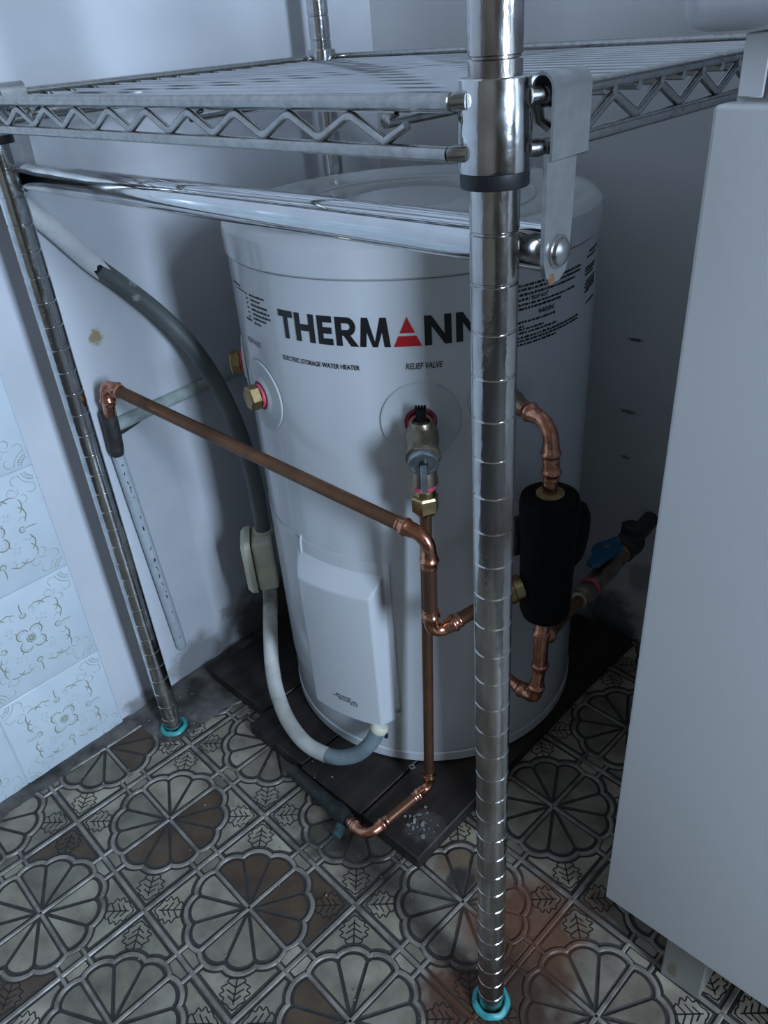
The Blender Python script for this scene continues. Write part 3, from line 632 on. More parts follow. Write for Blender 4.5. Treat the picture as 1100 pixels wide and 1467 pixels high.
wordbars([(-22, 7.0, 0.6405, 0.0026), (-22, 7.0, 0.6365, 0.0026), (-22, -15.6, 0.6272, 0.0026), (-22, 3.5, 0.6318, 0.0026), (-22, 3.5, 0.6225, 0.0024), (-22, -3.2, 0.6185, 0.0026),
          (-22, -5.4, 0.6055, 0.0025), (-22, -17.2, 0.6012, 0.0022), (-22, -10.0, 0.5985, 0.0022), (-22, -4.6, 0.5950, 0.0022), (-22, 7.0, 0.5905, 0.0024), (-22, 7.0, 0.5872, 0.0024), (-22, -4.4, 0.5835, 0.0024)], body)
wordbars([(13, 22, 0.6480, 0.0022), (11.5, 20, 0.6435, 0.0022), (10.5, 20, 0.6330, 0.0022), (10.5, 20, 0.6300, 0.0022), (10.5, 18, 0.6265, 0.0022), (11.5, 21, 0.6195, 0.0022), (11.0, 21, 0.6165, 0.0022), (10.5, 21, 0.6135, 0.0022), (12, 21, 0.6105, 0.0022), (11, 15, 0.6085, 0.0022), (12.5, 21, 0.5960, 0.0022)], body)
wordbars([(-102.7, -94.5, 0.6318, 0.0021), (-102.5, -97.0, 0.6270, 0.0021), (-102.4, -93.4, 0.6222, 0.0023), (-102.3, -92.8, 0.6172, 0.0023), (-102.2, -92.6, 0.6125, 0.0023), (-102.1, -95.0, 0.6080, 0.0023), (-102.0, -98.0, 0.6030, 0.0023), (-107.5, -103.6, 0.6040, 0.0021)]
         + [(-105.2, -104.2, 0.6318 - 0.0048 * k, 0.0018) for k in range(6)] + [(-116, -109, 0.6360, 0.0018), (-113, -106, 0.6320, 0.0010)], body)
wordbars([(-81.2, -75.6, 0.1380, 0.0019), (-82.6, -73.2, 0.1345, 0.0013), (-80.5, -73.2, 0.1315, 0.0013), (-76.0, -73.2, 0.1285, 0.0012)], cover, 0.0210)

# connection ports: plastic flange, thread tape, brass plug
def port(a, z, rf, plug=True, name='port_flange', tape=True, hole=0.016):
    d = Vector((math.cos(math.radians(a)), math.sin(math.radians(a)), 0)); c = cyl(a, z, 0)
    n = 48; rings = []
    for rr_, oo in ((rf, 0.0006), (rf - 0.0012, 0.0022), (rf * 0.62, 0.0026), (hole + 0.0045, 0.0030), (hole + 0.003, 0.0042), (hole, 0.0042), (hole - 0.001, 0.0008)):
        row = []
        for k in range(n):
            th = 2 * math.pi * k / n; da = math.degrees(rr_ * math.cos(th) / TR); row.append(cyl(a + da, z + rr_ * math.sin(th), oo))
        rings.append(row)
    vs = [p for r in rings for p in r]; fs = [(i * n + k, i * n + (k + 1) % n, (i + 1) * n + (k + 1) % n, (i + 1) * n + k) for i in range(len(rings) - 1) for k in range(n)]
    fl = part(MB().add(vs, fs), name, flange_m, wh, 40)
    if tape:
        part(MB().lathe([(0.0, 0.0005), (hole - 0.0012, 0.0005), (hole - 0.0012, 0.0014), (0, 0.0015)], 24, axis_M(c, d)), 'port_recess', brass_dull, fl, 40)
        part(MB().tube([c + d * 0.0016 + (Vector((-d.y, d.x, 0)) * math.cos(t * math.pi / 12) + Vector((0, 0, 1)) * math.sin(t * math.pi / 12)) * (hole - 0.0022) for t in range(24)], 0.0013, 6, closed=True), 'thread_tape', pink, fl, 40)
    if plug:
        part(hexprof(MB().lathe([(0.0115, 0.001), (0.0125, 0.003), (0.0118, 0.005), (0.0125, 0.007)], 20, axis_M(c, d)), c + d * 0.0068, d, 0.0142, 0.0125), 'brass_plug', brass, fl, 30)
        part(MB().lathe([(0.0128, 0.002), (0.0134, 0.0035), (0.0134, 0.0062), (0.0128, 0.0068)], 24, axis_M(c, d)), 'thread_tape', pink, fl, 40)
    return fl
port(-104.0, 0.5205, 0.040, True)
port(-132.0, 0.525, 0.034, True, tape=False)
port(-47.5, 0.5215, 0.0405, False)
port(-24.0, 0.535, 0.036, False)
port(-27.0, 0.178, 0.018, False, tape=False, hole=0.012)

# ------------------------------------------------------------------ relief valve
UA = math.radians(-47.5); U = Vector((math.cos(UA), math.sin(UA), 0)); ZV = 0.512
def vp(e, z=ZV): return Vector((TX + (TR + e) * U.x, TY + (TR + e) * U.y, z))
rv = thing('relief_valve', vp(0.03, 0.47), 'brass relief valve with steel lever screwed into the middle port of the heater', 'valve')
AX = (vp(0.058, 0.5035) - vp(0.0, 0.5215)).normalized()
part(MB().lathe([(0.0125, 0), (0.0128, 0.004), (0.0122, 0.006), (0.0128, 0.008), (0.0122, 0.011)], 24, axis_M(vp(0.004, 0.5205), AX)), 'thread', pink, rv, 40)
bodyv = part(MB().lathe([(0.0118, 0.0), (0.0150, 0.001), (0.0166, 0.006), (0.0166, 0.018), (0.0152, 0.026), (0.0160, 0.030), (0.0168, 0.034), (0.0168, 0.0375), (0.014, 0.039)], 32, axis_M(vp(0.014, 0.5175), AX)), 'body', brass_dull, rv, 40)
mb = MB(); mb.lathe([(0.0090, -0.016), (0.0112, -0.006), (0.0116, 0.009), (0.0104, 0.0108), (0.0086, 0.0102), (0.0080, 0.002), (0.0, 0.001)], 28, Matrix.Translation(vp(0.0245, 0.5225)))
part(mb, 'top_boss', brass_dull, bodyv, 40)
mb = MB(); mb.bbox(vp(0.0190, 0.5340), (0.0100, 0.0100, 0.018), 0.0012, 1, Matrix.Rotation(UA, 3, 'Z'))
for k in range(4): mb.box(vp(0.0190, 0.5440) + Vector((-U.y, U.x, 0)) * (-0.0042 + 0.0028 * k), (0.0016, 0.0016, 0.005))
part(mb, 'insulation_plug', blackfoam, bodyv, 30)
part(hexprof(MB(), vp(0.0440, 0.5085), AX, 0.0172, 0.0085), 'hex_collar', brass_dull, bodyv, 25)
cap = part(MB().lathe([(0.0142, 0), (0.0150, 0.001), (0.0150, 0.0062), (0.0142, 0.0074), (0.0120, 0.0074), (0.0115, 0.0066), (0.0, 0.0066)], 32, axis_M(vp(0.0520, 0.5058), AX)), 'cap', steel, rv, 40)
part(MB().lathe([(0.0045, 0.0), (0.0045, 0.003), (0, 0.0032)], 12, axis_M(vp(0.0582, 0.5045), AX)), 'spindle', blackplast, cap, 40)
lv = MB(); tq = (AX.cross(Vector((0, 0, 1)))).normalized(); Rm = Matrix((tq, AX.cross(tq) * -1, AX)).transposed()
lv.bbox(vp(0.0625, 0.4905), (0.0062, 0.0300, 0.0032), 0.0007, 1, Matrix(((tq.x, 0, U.x), (tq.y, 0, U.y), (0, 1, 0))))
part(lv, 'lever', steel, cap, 30, 'flat steel lever hanging from the cap')
ez = 0.0400
out = MB().lathe([(0.0110, 0.4950), (0.0125, 0.4880), (0.0136, 0.4800), (0.0140, 0.4745), (0.0128, 0.4735)], 28, Matrix.Translation((vp(ez).x, vp(ez).y, 0))); part(out, 'outlet', brass_dull, rv, 40)
part(MB().lathe([(0.0112, 0.4735), (0.0118, 0.4710), (0.0112, 0.4680)], 24, Matrix.Translation((vp(ez).x, vp(ez).y, 0))), 'thread_tape', pink, rv, 40)
nut = hexprof(MB().lathe([(0.0105, 0.4680), (0.0115, 0.4640), (0.0112, 0.4600)], 24, Matrix.Translation((vp(ez).x, vp(ez).y, 0))), vp(ez, 0.4600), (0, 0, -1), 0.0140, 0.0185)
nut.lathe([(0.0105, 0.4415), (0.0100, 0.4390), (0.0070, 0.4385)], 24, Matrix.Translation((vp(ez).x, vp(ez).y, 0))); part(nut, 'nut', brass, rv, 30)

# ------------------------------------------------------------------ copper pipework
def pipe(parent, a, b, r, m=copper_old, nm='pipe'): return part(MB().tube([a, Vector(a).lerp(Vector(b), .33), Vector(a).lerp(Vector(b), .66), b], r, 20), nm, m, parent, 40)
def elbow(parent, P0, K, P1, r, rb=0.016, cl=0.020, m=copper_new, nm='elbow'):
    """press elbow: beaded collar, bend, beaded collar; returns where the pipes enter"""
    K = Vector(K); d0 = (K - Vector(P0)).normalized(); d1 = (Vector(P1) - K).normalized()
    th = d0.angle(d1); t = rb * math.tan(th / 2); A0 = K - d0 * t; A1 = K + d1 * t
    nrm = (d1 - d0 * d1.dot(d0)).normalized(); Cc = A0 + nrm * rb
    path = []; rad = []
    cs = [(cl, 1.10), (cl * 0.93, 1.16), (cl * 0.86, 1.12), (cl * 0.72, 1.12), (cl * 0.64, 1.30), (cl * 0.54, 1.40), (cl * 0.44, 1.30), (cl * 0.36, 1.12), (cl * 0.12, 1.12), (0.0, 1.02)]
    for s_, k in cs: path.append(A0 - d0 * s_); rad.append(r * k)
    for i in range(1, 12):
        a = th * i / 12; path.append(Cc + (-nrm * math.cos(a) + d0 * math.sin(a)) * rb); rad.append(r * 1.02)
    for s_, k in cs[::-1]: path.append(A1 + d1 * s_); rad.append(r * k)
    part(MB().tube(path, rad, 24), nm, m, parent, 50)
    return A0 - d0 * cl * 0.8, A1 + d1 * cl * 0.8
def coupling(parent, p, d, r, l=0.022, m=copper_new, nm='coupling'):
    M = axis_M(p, d); part(MB().lathe([(r * 1.08, 0), (r * 1.14, l * .05), (r * 1.1, l * .12), (r * 1.1, l * .3), (r * 1.38, l * .42), (r * 1.38, l * .52), (r * 1.1, l * .64), (r * 1.1, l)], 24, M), nm, m, parent, 45)
r1 = 0.0073; r2 = 0.0062
# supply pipe from the wall to the valve
sp = thing('copper_supply_pipe', (-0.40, 0.10, 0.30), 'brown copper pipe slanting from the wall elbow across the heater to a double bend', 'pipe')
K0 = Vector((-0.618, 0.058, 0.512)); K1 = Vector((-0.1770, 0.1355, 0.4290)); K2 = Vector((-0.1785, 0.1340, 0.3040)); K3 = Vector((-0.1300, 0.2070, 0.3430))
e1a, e1b = elbow(sp, (-0.624, 0.058, 0.44), K0, K1, r1, 0.011, 0.016)
e2a, e2b = elbow(sp, K0, K1, K2, r1, 0.018, 0.021)
e3a, e3b = elbow(sp, K1, K2, K3, r1, 0.011, 0.019)
pipe(sp, e1b, e2a, r1); pipe(sp, e2b, e3a, r1); pipe(sp, e3b, K3, r1); pipe(sp, e1a, (-0.6262, 0.058, 0.470), r1 * 1.02, copper_new)
# drain riser below the relief valve
dr = thing('copper_drain_pipe', (-0.20, 0.10, 0.03), 'thin vertical copper drain pipe below the relief valve bending along the floor', 'pipe')
D0 = Vector((vp(ez).x, vp(ez).y, 0.442)); K5 = Vector((-0.2008, 0.1405, 0.0390)); K6 = Vector((-0.2150, 0.0400, 0.0300)); K7 = Vector((-0.2560, 0.0470, 0.0205))
f1a, f1b = elbow(dr, D0, K5, K6, r2, 0.011, 0.017); f2a, f2b = elbow(dr, K5, K6, K7, r2, 0.015, 0.018)
pipe(dr, D0, f1a, r2); pipe(dr, f1b, f2a, r2); pipe(dr, f2b, K7, r2)
st = thing('corroded_pipe_stub', (-0.28, 0.050, 0.0), 'corroded green and grey pipe stub lying on the floor beside the boards', 'pipe')
dK = Vector((-0.0410, 0.0035, -0.0035)).normalized()
part(MB().tube([K7 - dK * 0.002, K7 + dK * 0.006, K7 + dK * 0.010, K7 + dK * 0.024, K7 + dK * 0.028, K7 + dK * 0.060], [0.0085, 0.0100, 0.0108, 0.0108, 0.0092, 0.0090], 18), 'stub', verd_dark, st, 40)
part(MB().tube([K7 + dK * 0.030, K7 + dK * 0.12], 0.0088, 16), 'old_pipe', oldpipe, st, 40)
part(MB().lathe([(0.0062, 0), (0.0075, 0.001), (0.0075, 0.006), (0.0068, 0.008), (0.0068, 0.017), (0.005, 0.0185), (0, 0.0185)], 14, axis_M((-0.2600, 0.0430, 0.0120), (0.2, -1.0, -0.15))), 'green_plug', verdigris, st, 40)

# black lagged mixing valve with its copper elbow, tee and inlet
mv = thing('lagged_mixing_valve', (-0.107, 0.238, 0.29), 'black foam covered mixing valve with copper bends at the right of the heater', 'valve')
VX, VY = -0.1070, 0.2385; VM = Matrix.Translation((VX, VY, 0))
lag = part(MB().lathe([(0.0, 0.301), (0.018, 0.301), (0.0240, 0.305), (0.0268, 0.313), (0.0272, 0.330), (0.0280, 0.405), (0.0296, 0.412), (0.0300, 0.444), (0.0285, 0.452), (0.0240, 0.455), (0.0145, 0.455), (0.0135, 0.450), (0, 0.450)], 40, VM), 'foam_jacket', blackfoam, mv, 45)
part(MB().lathe([(0.0090, 0.4515), (0.0135, 0.4515), (0.0140, 0.4560), (0.0092, 0.4565)], 24, VM), 'foam_rim', yellowfoam, lag, 45)
ld_ = Vector((0.93, 0.30, 0)).normalized()
part(MB().lathe([(0.0, -0.03), (0.030, -0.03), (0.036, -0.022), (0.037, 0.012), (0.034, 0.022), (0.026, 0.027), (0.0, 0.027)], 36, axis_M((-0.118, 0.278, 0.385), ld_)), 'foam_side_bulge', blackfoam, lag, 45)
part(MB().bbox((VX - 0.028, VY - 0.012, 0.400), (0.012, 0.016, 0.045), 0.004, 2, Matrix.Rotation(-0.5, 3, 'Z')), 'foam_strap', blackplast, lag, 40)
bd = (Vector(K3) - Vector((VX, VY, 0.352))).normalized()
bf = MB().lathe([(0.0085, -0.014), (0.0135, -0.013), (0.0140, -0.004), (0.0150, -0.003), (0.0150, 0.003), (0.0138, 0.004), (0.0120, 0.010), (0.0100, 0.012)], 28, axis_M(K3, bd)); part(bf, 'brass_union', brass, mv, 40)
part(hexprof(MB(), Vector(K3) + bd * 0.009, bd, 0.0125, 0.011), 'brass_nut', brass, mv, 30)
P3 = cyl(-24.0, 0.535, -0.001); K4 = Vector((VX - 0.001, VY - 0.002, 0.5300)); dd3 = (K4 - P3).normalized()
g1, g2 = elbow(mv, P3, K4, (VX, VY, 0.44), r1, 0.020, 0.021, nm='hot_elbow')
coupling(mv, (VX, VY, 0.470), (0, 0, 1), r1, 0.020); pipe(mv, (VX, VY, 0.445), g2, r1, copper_new, 'hot_pipe')
nip = MB().lathe([(0.0105, 0), (0.0120, 0.004), (0.0120, 0.020), (0.0095, 0.026), (0.0085, 0.034)], 24, axis_M(P3, dd3)); part(nip, 'hot_nipple', brass_dull, mv, 40)
pipe(mv, P3 + dd3 * 0.02, g1, r1, copper_new, 'hot_pipe')
K8 = Vector((VX - 0.003, VY - 0.006, 0.1760)); P4 = cyl(-27.0, 0.178, -0.001)
h1, h2 = elbow(mv, (VX, VY, 0.29), K8, P4, r1, 0.011, 0.018, nm='cold_elbow')
TEE = Vector((VX - 0.001, VY - 0.002, 0.2620))
teem = MB().tube([(VX, VY, 0.303), TEE + Vector((0, 0, 0.018)), TEE + Vector((0, 0, 0.0165)), TEE + Vector((0, 0, 0.0125)), TEE + Vector((0, 0, 0.011)), TEE - Vector((0, 0, 0.030)), TEE - Vector((0, 0, 0.0315)), TEE - Vector((0, 0, 0.035)), TEE - Vector((0, 0, 0.037)), TEE - Vector((0, 0, 0.042))],
                 [r1, r1 * 1.1, r1 * 1.36, r1 * 1.36, r1 * 1.12, r1 * 1.12, r1 * 1.36, r1 * 1.36, r1 * 1.1, r1], 24)
BW = Vector((-0.155, 0.589, 0.225)); BD = (BW - TEE).normalized()
teem.tube([TEE, TEE + BD * 0.014, TEE + BD * 0.016, TEE + BD * 0.020, TEE + BD * 0.022, TEE + BD * 0.026], [r1 * 1.05, r1 * 1.05, r1 * 1.3, r1 * 1.3, r1 * 1.05, r1 * 1.02], 20)
part(teem, 'tee', copper_new, mv, 45)
pipe(mv, TEE - Vector((0, 0, 0.040)), h1, r1, copper_new, 'cold_pipe'); 
di = (P4 - K8).normalized(); nip = MB().lathe([(0.0095, 0), (0.0115, 0.003), (0.0115, 0.016), (0.0090, 0.020)], 20, axis_M(P4 - di * 0.0, -di)); part(nip, 'cold_nipple', brass_dull, mv, 40)
pipe(mv, h2, P4 - di * 0.012, r1, copper_new, 'cold_pipe')
# isolating valve with blue lever on the branch to the back wall
bl = BW - TEE
iv = thing('isolating_valve', TEE.lerp(BW, 0.45), 'brass ball valve with blue lever on the pipe to the back wall', 'valve')
def bp(s): return TEE.lerp(BW, s)
pipe(iv, TEE + BD * 0.022, bp(0.315), r1 * 0.92, copper_old, 'branch_pipe')
nn = MB().lathe([(0.0085, 0), (0.0105, 0.001), (0.0115, 0.006), (0.0115, 0.008)], 20, axis_M(bp(0.285), BD)); hexprof(nn, bp(0.302), BD, 0.0145, 0.024); part(nn, 'nut', brass_dull, iv, 30)
part(MB().lathe([(0.0128, 0), (0.0134, 0.001), (0.0134, 0.005), (0.0128, 0.006)], 24, axis_M(bp(0.372), BD)), 'thread_tape', pink, iv, 40)
part(MB().lathe([(0.0110, 0), (0.0125, 0.004), (0.0125, 0.016), (0.0112, 0.020), (0.0130, 0.030), (0.0145, 0.044), (0.0145, 0.060), (0.0125, 0.072), (0.0118, 0.076), (0.0135, 0.080), (0.0135, 0.094)], 28, axis_M(bp(0.388), BD)), 'body', brass_dull, iv, 40)
part(MB().lathe([(0.0125, 0), (0.0132, 0.001), (0.0132, 0.006), (0.0120, 0.007)], 24, axis_M(bp(0.655), BD)), 'copper_ring', copper_new, iv, 40)
SC = bp(0.555); up = Vector((0, 0, 1)); up = (up - BD * up.dot(BD)).normalized(); sd = BD.cross(up)
upv = (up * 0.97 - sd * 0.22).normalized(); sd2 = BD.cross(upv).normalized()
part(MB().lathe([(0.0060, 0.010), (0.0060, 0.026)], 14, axis_M(SC, upv)), 'stem', brass_dull, iv, 40)
Mh = Matrix.Translation(SC + upv * 0.0245) @ Matrix((BD, sd2, upv)).transposed().to_4x4()
hpoly = [(0.030, -0.003), (0.030, 0.003), (0.016, 0.008), (0.010, 0.0135), (0.000, 0.0150), (-0.010, 0.0125), (-0.020, 0.0085), (-0.040, 0.0065), (-0.044, 0.0), (-0.040, -0.0065), (-0.020, -0.0085), (-0.010, -0.0125), (0.000, -0.0150), (0.010, -0.0135), (0.016, -0.008)]
hm = MB().prism([(a * 1.15, b * 1.3) for a, b in hpoly[::-1]], -0.003, 0.003, Mh, 0, None, 0.0012, 0.0012); hd = part(hm, 'handle', bluem, iv, 40, 'blue handle lever')
part(MB().lathe([(0.0030, 0.0268), (0.0030, 0.0288), (0.0018, 0.0296), (0, 0.0296)], 12, axis_M(SC, upv)), 'handle_screw', steel, hd, 40)
og = MB().lathe([(0.0150, 0), (0.0165, 0.003), (0.0165, 0.026), (0.0185, 0.030), (0.0185, 0.040), (0.0150, 0.044), (0.0120, 0.050), (0.0120, 0.118)], 24, axis_M(bp(0.675), BD)); part(og, 'old_fitting', oldpipe, iv, 40, 'dark galvanised fitting')
part(hexprof(MB(), bp(0.77) + up * 0.010, up, 0.0150, 0.018), 'old_plug', oldpipe, iv, 30)

# ------------------------------------------------------------------ conduits and junction box
gc = thing('grey_conduit', (-0.60, 0.16, 0.25), 'grey plastic conduit curving down from the wall to the cream junction box', 'conduit')
gp = [(-0.668, -0.018, 0.768), (-0.640, -0.003, 0.750), (-0.632, 0.043, 0.707), (-0.6315, 0.088, 0.648), (-0.629, 0.1215, 0.6105), (-0.6215, 0.1545, 0.569), (-0.608, 0.1806, 0.522), (-0.590, 0.1935, 0.475), (-0.568, 0.1990, 0.413), (-0.549, 0.1970, 0.3455), (-0.5420, 0.1930, 0.285), (-0.5410, 0.1920, 0.262)]
gs = spline(gp, 6); cut = 20
part(MB().tube(gs[cut - 1:], 0.0108, 20), 'conduit_tube', conduit_g, gc, 50)
pm = MB().tube(gs[:cut], 0.0111, 20); _t = (gs[cut - 1] - gs[cut - 2]).normalized()
for q in range(20): pm.v[(cut - 1) * 20 + q] = tuple(Vector(pm.v[(cut - 1) * 20 + q]) + _t * random.uniform(-0.010, 0.012))
part(pm, 'painted_length', conduit_p, gc, 50, 'length of conduit painted white with the wall')
BC = Vector((-0.5425, 0.1815, 0.2180)); bn = Vector((-0.62, -0.78, 0)).normalized(); ba = math.atan2(bn.y, bn.x)
jb = thing('junction_box', (BC.x, BC.y, 0.17), 'small cream plastic junction box between the two conduits beside the heater', 'junction box')
Rb = Matrix.Rotation(ba, 3, 'Z')
part(MB().bbox(BC - bn * 0.005, (0.030, 0.052, 0.082), 0.006, 3, Rb), 'box_body', cream, jb, 40)
lidm = MB(); pts0 = [(-0.027, -0.042), (0.027, -0.042), (0.027, 0.042), (-0.027, 0.042)]
Ml = Matrix.Translation(BC + bn * 0.010) @ Matrix((Vector((-bn.y, bn.x, 0)), Vector((0, 0, 1)), bn)).transposed().to_4x4()
def rrect(hx, hy, r, n=5):
    o = []
    for cx, cy, a in ((hx - r, hy - r, 0), (-hx + r, hy - r, 90), (-hx + r, -hy + r, 180), (hx - r, -hy + r, 270)):
        for i in range(n + 1): t = math.radians(a + 90 * i / n); o.append((cx + r * math.cos(t), cy + r * math.sin(t)))
    return o
lidm.prism(rrect(0.0285, 0.0435, 0.009), 0, 0.014, Ml, 0, None, 0.006, 0.006); part(lidm, 'box_lid', cream, jb, 40)
part(MB().box(BC + bn * 0.0242 + Vector((0, 0, 0.006)), (0.001, 0.0018, 0.007), 0, Rb), 'lid_slot', blackplast, jb, 0)
part(MB().lathe([(0.0118, 0), (0.0135, 0.001), (0.0135, 0.010), (0.0118, 0.011)], 24, Matrix.Translation((-0.5415, 0.1925, 0.2525))), 'conduit_socket', cream, jb, 40)
wc = thing('white_conduit', (-0.42, 0.10, 0.03), 'dirty white conduit looping from the junction box round to the heater cover', 'conduit')
wp = [(-0.5385, 0.1830, 0.178), (-0.5265, 0.1735, 0.160), (-0.5090, 0.1552, 0.140), (-0.4909, 0.1366, 0.117), (-0.4729, 0.1200, 0.094), (-0.4499, 0.1050, 0.0720), (-0.4149, 0.0910, 0.0520), (-0.3763, 0.0849, 0.0410), (-0.3460, 0.0887, 0.0380), (-0.3206, 0.0970, 0.0400), (-0.2974, 0.1100, 0.0520), (-0.2820, 0.1228, 0.0740), (-0.2775, 0.1330, 0.0920)]
wp[0] = (-0.5400, 0.1850, 0.182)
ws = spline(wp, 6); c2 = 50
part(MB().tube(ws[:c2 + 1], 0.0104, 20), 'conduit_tube', conduit_w, wc, 50)
part(MB().tube(ws[c2:], 0.0101, 20), 'flexible_end', conduit_b, wc, 50, 'bluish grey flexible end')
ed = (Vector(wp[-1]) - Vector(wp[-2])).normalized()
part(MB().lathe([(0.0102, -0.002), (0.0116, 0.0), (0.0116, 0.006), (0.0100, 0.009), (0.006, 0.0105), (0, 0.011)], 20, axis_M(wp[-1], ed)), 'end_gland', cream, wc, 40)
part(MB().lathe([(0.0, 0), (0.0028, 0), (0.0030, 0.002), (0.0024, 0.005), (0, 0.0055)], 10, axis_M(Vector(wp[-1]) + Vector((0.010, 0.004, -0.004)), (0.55, -0.55, -0.3))), 'gland_screw', blackplast, wc, 40)

# ------------------------------------------------------------------ old pipes on the left wall
ow = thing('old_wall_pipe', (-0.636, 0.062, 0.07), 'old flaking white painted pipe running down the left wall', 'pipe')
part(MB().tube(spline([(-0.6365, 0.0580, 0.418), (-0.6365, 0.0590, 0.40), (-0.6370, 0.0630, 0.31), (-0.6375, 0.0690, 0.18), (-0.6385, 0.0735, 0.085), (-0.6420, 0.0745, 0.070)], 5), 0.0078, 14), 'painted_pipe', pipe_paint, ow, 50)
part(MB().tube([(-0.630, 0.058, 0.474), (-0.6300, 0.058, 0.470), (-0.632, 0.058, 0.440), (-0.6345, 0.0575, 0.420), (-0.6360, 0.058, 0.412)], [0.0088, 0.0098, 0.0100, 0.0098, 0.0086], 18), 'dark_coupling', oldpipe, ow, 45)
cr = MB()
for k in range(26):
    t = random.random(); z = 0.40 - 0.31 * t; y = 0.059 + 0.015 * t; l = random.uniform(0.002, 0.007)
    cr.tube([(-0.6290 - 0.0012 * t, y - random.uniform(0.0, 0.003), z), (-0.6293 - 0.0012 * t, y - random.uniform(0.0, 0.003), z - l)], [0.0007, 0.0004], 5)
tag(part(cr, 'flaked_patches', crack_m, ow, 0), kind='stuff')
ch = thing('plastered_pipe', (-0.645, 0.14, 0.44), 'half buried pipe with flaking greenish paint running sideways along the left wall', 'pipe')
part(MB().tube(spline([(-0.6425, 0.068, 0.446), (-0.6430, 0.10, 0.4475), (-0.6440, 0.14, 0.4495), (-0.6440, 0.19, 0.4510), (-0.6450, 0.235, 0.4525), (-0.6470, 0.29, 0.4540)], 5), 0.0088, 14), 'buried_pipe', chase_m, ch, 60)
part(MB().tube([(-0.6400, 0.064, 0.437), (-0.6415, 0.078, 0.4370), (-0.6445, 0.098, 0.4385), (-0.6455, 0.112, 0.440)], [0.0052, 0.0042, 0.0032, 0.0012], 8), 'dark_gap', crack_m, ch, 60)
part(MB().tube([(-0.6455, 0.125, 0.4400), (-0.6455, 0.150, 0.4415), (-0.6455, 0.185, 0.4425), (-0.6455, 0.22, 0.4440)], [0.0006, 0.0016, 0.0008, 0.0016], 8), 'dark_crack', crack_m, ch, 60)

# ------------------------------------------------------------------ boards under the heater
bo = thing('timber_base', (-0.37, 0.31, 0), 'dark wet wooden boards laid on the tiles under the water heater', 'boards')
xs = [-0.615, -0.478, -0.362, -0.247, -0.1515]
for k in range(4):
    a, b = xs[k] + 0.0012, xs[k + 1] - 0.0012; jy = (0.034, 0.004, 0.0, 0.0)[k]
    part(MB().bbox(((a + b) / 2, (0.0625 + jy + (0.405 if k == 0 else 0.560)) / 2, 0.0114), (b - a, (0.405 if k == 0 else 0.560) - 0.0625 - jy, 0.0206), 0.0015, 1), 'board', wood_m, bo, 40)

# ------------------------------------------------------------------ sink cabinet and tub
cb = thing('sink_cabinet', (0.32, 0.34, 0), 'white sink cabinet with a plain flat door at the right of the shelving', 'cabinet')
part(MB().bbox((0.312, 0.118, (0.110 + 0.809) / 2), (0.51, 0.016, 0.699), 0.0025, 3), 'door', cab_m, cb, 40)
part(MB().bbox((0.313, 0.347, 0.4700), (0.506, 0.434, 0.739), 0.002, 2), 'carcass', cab_m, cb, 40)
part(MB().bbox((0.0685, 0.1285, 0.825), (0.0135, 0.004, 0.029), 0.0008, 1), 'top_rail', cab_m, cb, 40)
part(MB().bbox((0.322, 0.1285, 0.825), (0.490, 0.004, 0.029), 0.0008, 1), 'top_rail', cab_m, cb, 40)
for x, y in ((0.1345, 0.160), (0.50, 0.160), (0.1345, 0.52), (0.50, 0.52)): part(MB().bbox((x, y, 0.0500), (0.041, 0.044, 0.0990), 0.0015, 1), 'foot', foot_m, cb, 40)
tub = MB(); bm = bmesh.new(); bmesh.ops.create_cube(bm, size=1.0); bmesh.ops.scale(bm, vec=(0.56, 0.48, 0.085), verts=bm.verts)
top = [f for f in bm.faces if f.normal.z > 0.9]
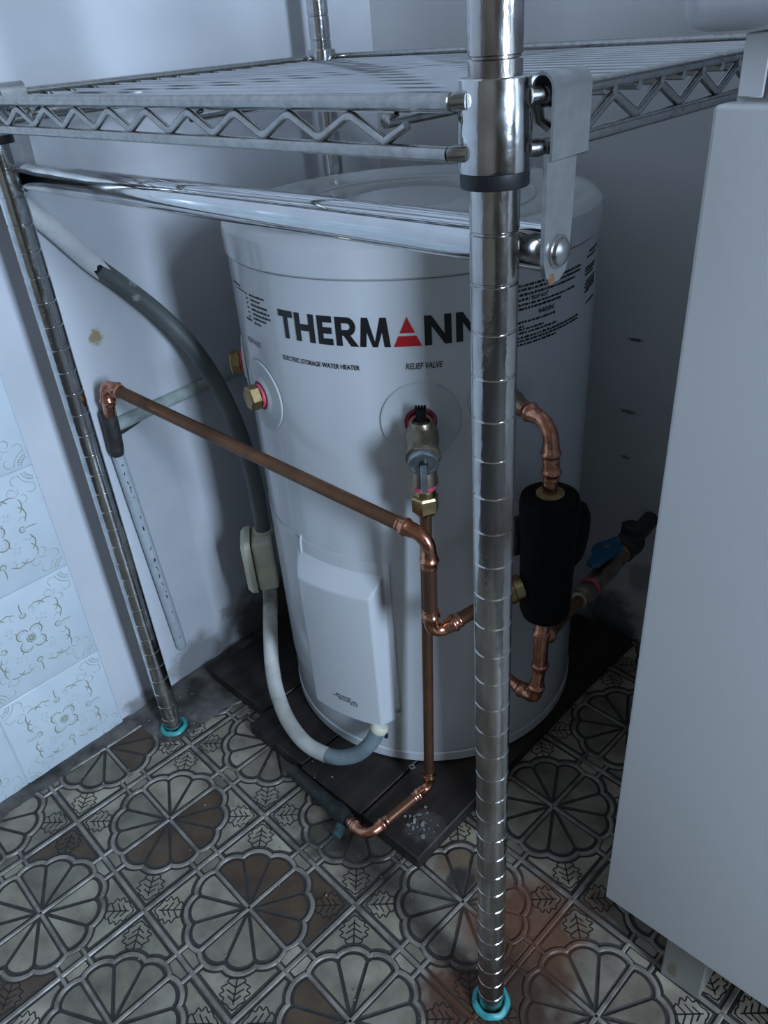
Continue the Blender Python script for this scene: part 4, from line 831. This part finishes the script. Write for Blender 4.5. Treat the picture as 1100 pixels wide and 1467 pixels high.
r_ = bmesh.ops.inset_individual(bm, faces=top, thickness=0.035); bmesh.ops.translate(bm, vec=(0, 0, -0.065), verts=top[0].verts)
bmesh.ops.bevel(bm, geom=list(bm.edges), offset=0.012, segments=4, profile=0.5, affect='EDGES'); bmesh.ops.translate(bm, vec=(0.318, 0.335, 0.8415 + 0.0425), verts=bm.verts)
bm.verts.index_update(); tub.add([v.co.copy() for v in bm.verts], [[v.index for v in f.verts] for f in bm.faces]); bm.free()
tag(tub.build('laundry_tub', tub_m, None, 45), 'white rounded laundry tub rim resting on top of the sink cabinet', 'tub')

# ------------------------------------------------------------------ debris
for i, (x, y, z) in enumerate(((-0.2466, 0.1580, 0.0217),)):
    d = MB(); d.lathe([(0.0026, 0.0002), (0.0052, 0.0002), (0.0052, 0.0014), (0.0026, 0.0014), (0.0026, 0.0002)], 4, Matrix.Translation((x, y, z)) @ Matrix.Rotation(0.4, 4, 'Z'))
    tag(d.build('square_washer', chip_m, None, 0), 'tiny square metal washer lying on the boards beside the drain pipe', 'washer')
db = MB()
for k in range(60):
    x = -0.187 + random.gauss(0, 0.012); y = 0.100 + random.gauss(0, 0.010); s_ = 0.0005 + 0.0034 * random.random() ** 2.5
    db.box((x, y, 0.0217 + s_ * 0.3), (s_ * random.uniform(.6, 2), s_, s_ * 0.6), 0, Matrix.Rotation(random.random() * 3, 3, 'Z'))
tag(db.build('plaster_crumbs', chip_m, None, 0), 'scatter of pale crumbs on the board corner below the copper bend', 'crumbs', kind='stuff')
db = MB()
for k in range(150):
    if k < 90: x = random.uniform(-0.62, -0.28); y = random.uniform(-0.03, 0.08)
    else: x = random.uniform(-0.6, 0.1); y = random.uniform(-0.25, 0.05)
    z = 0.0008 if not (-0.615 < x < -0.152 and y > 0.0625) else 0.0217
    if x < -0.545: z = 0.006
    s_ = random.uniform(0.0006, 0.0018); db.box((x, y, z), (s_ * 1.5, s_, s_ * 0.6), 0, Matrix.Rotation(random.random() * 3, 3, 'Z'))
tag(db.build('floor_specks', lintbit_m, None, 0), 'tiny pale specks of dirt scattered over the floor tiles', 'dirt', kind='stuff')
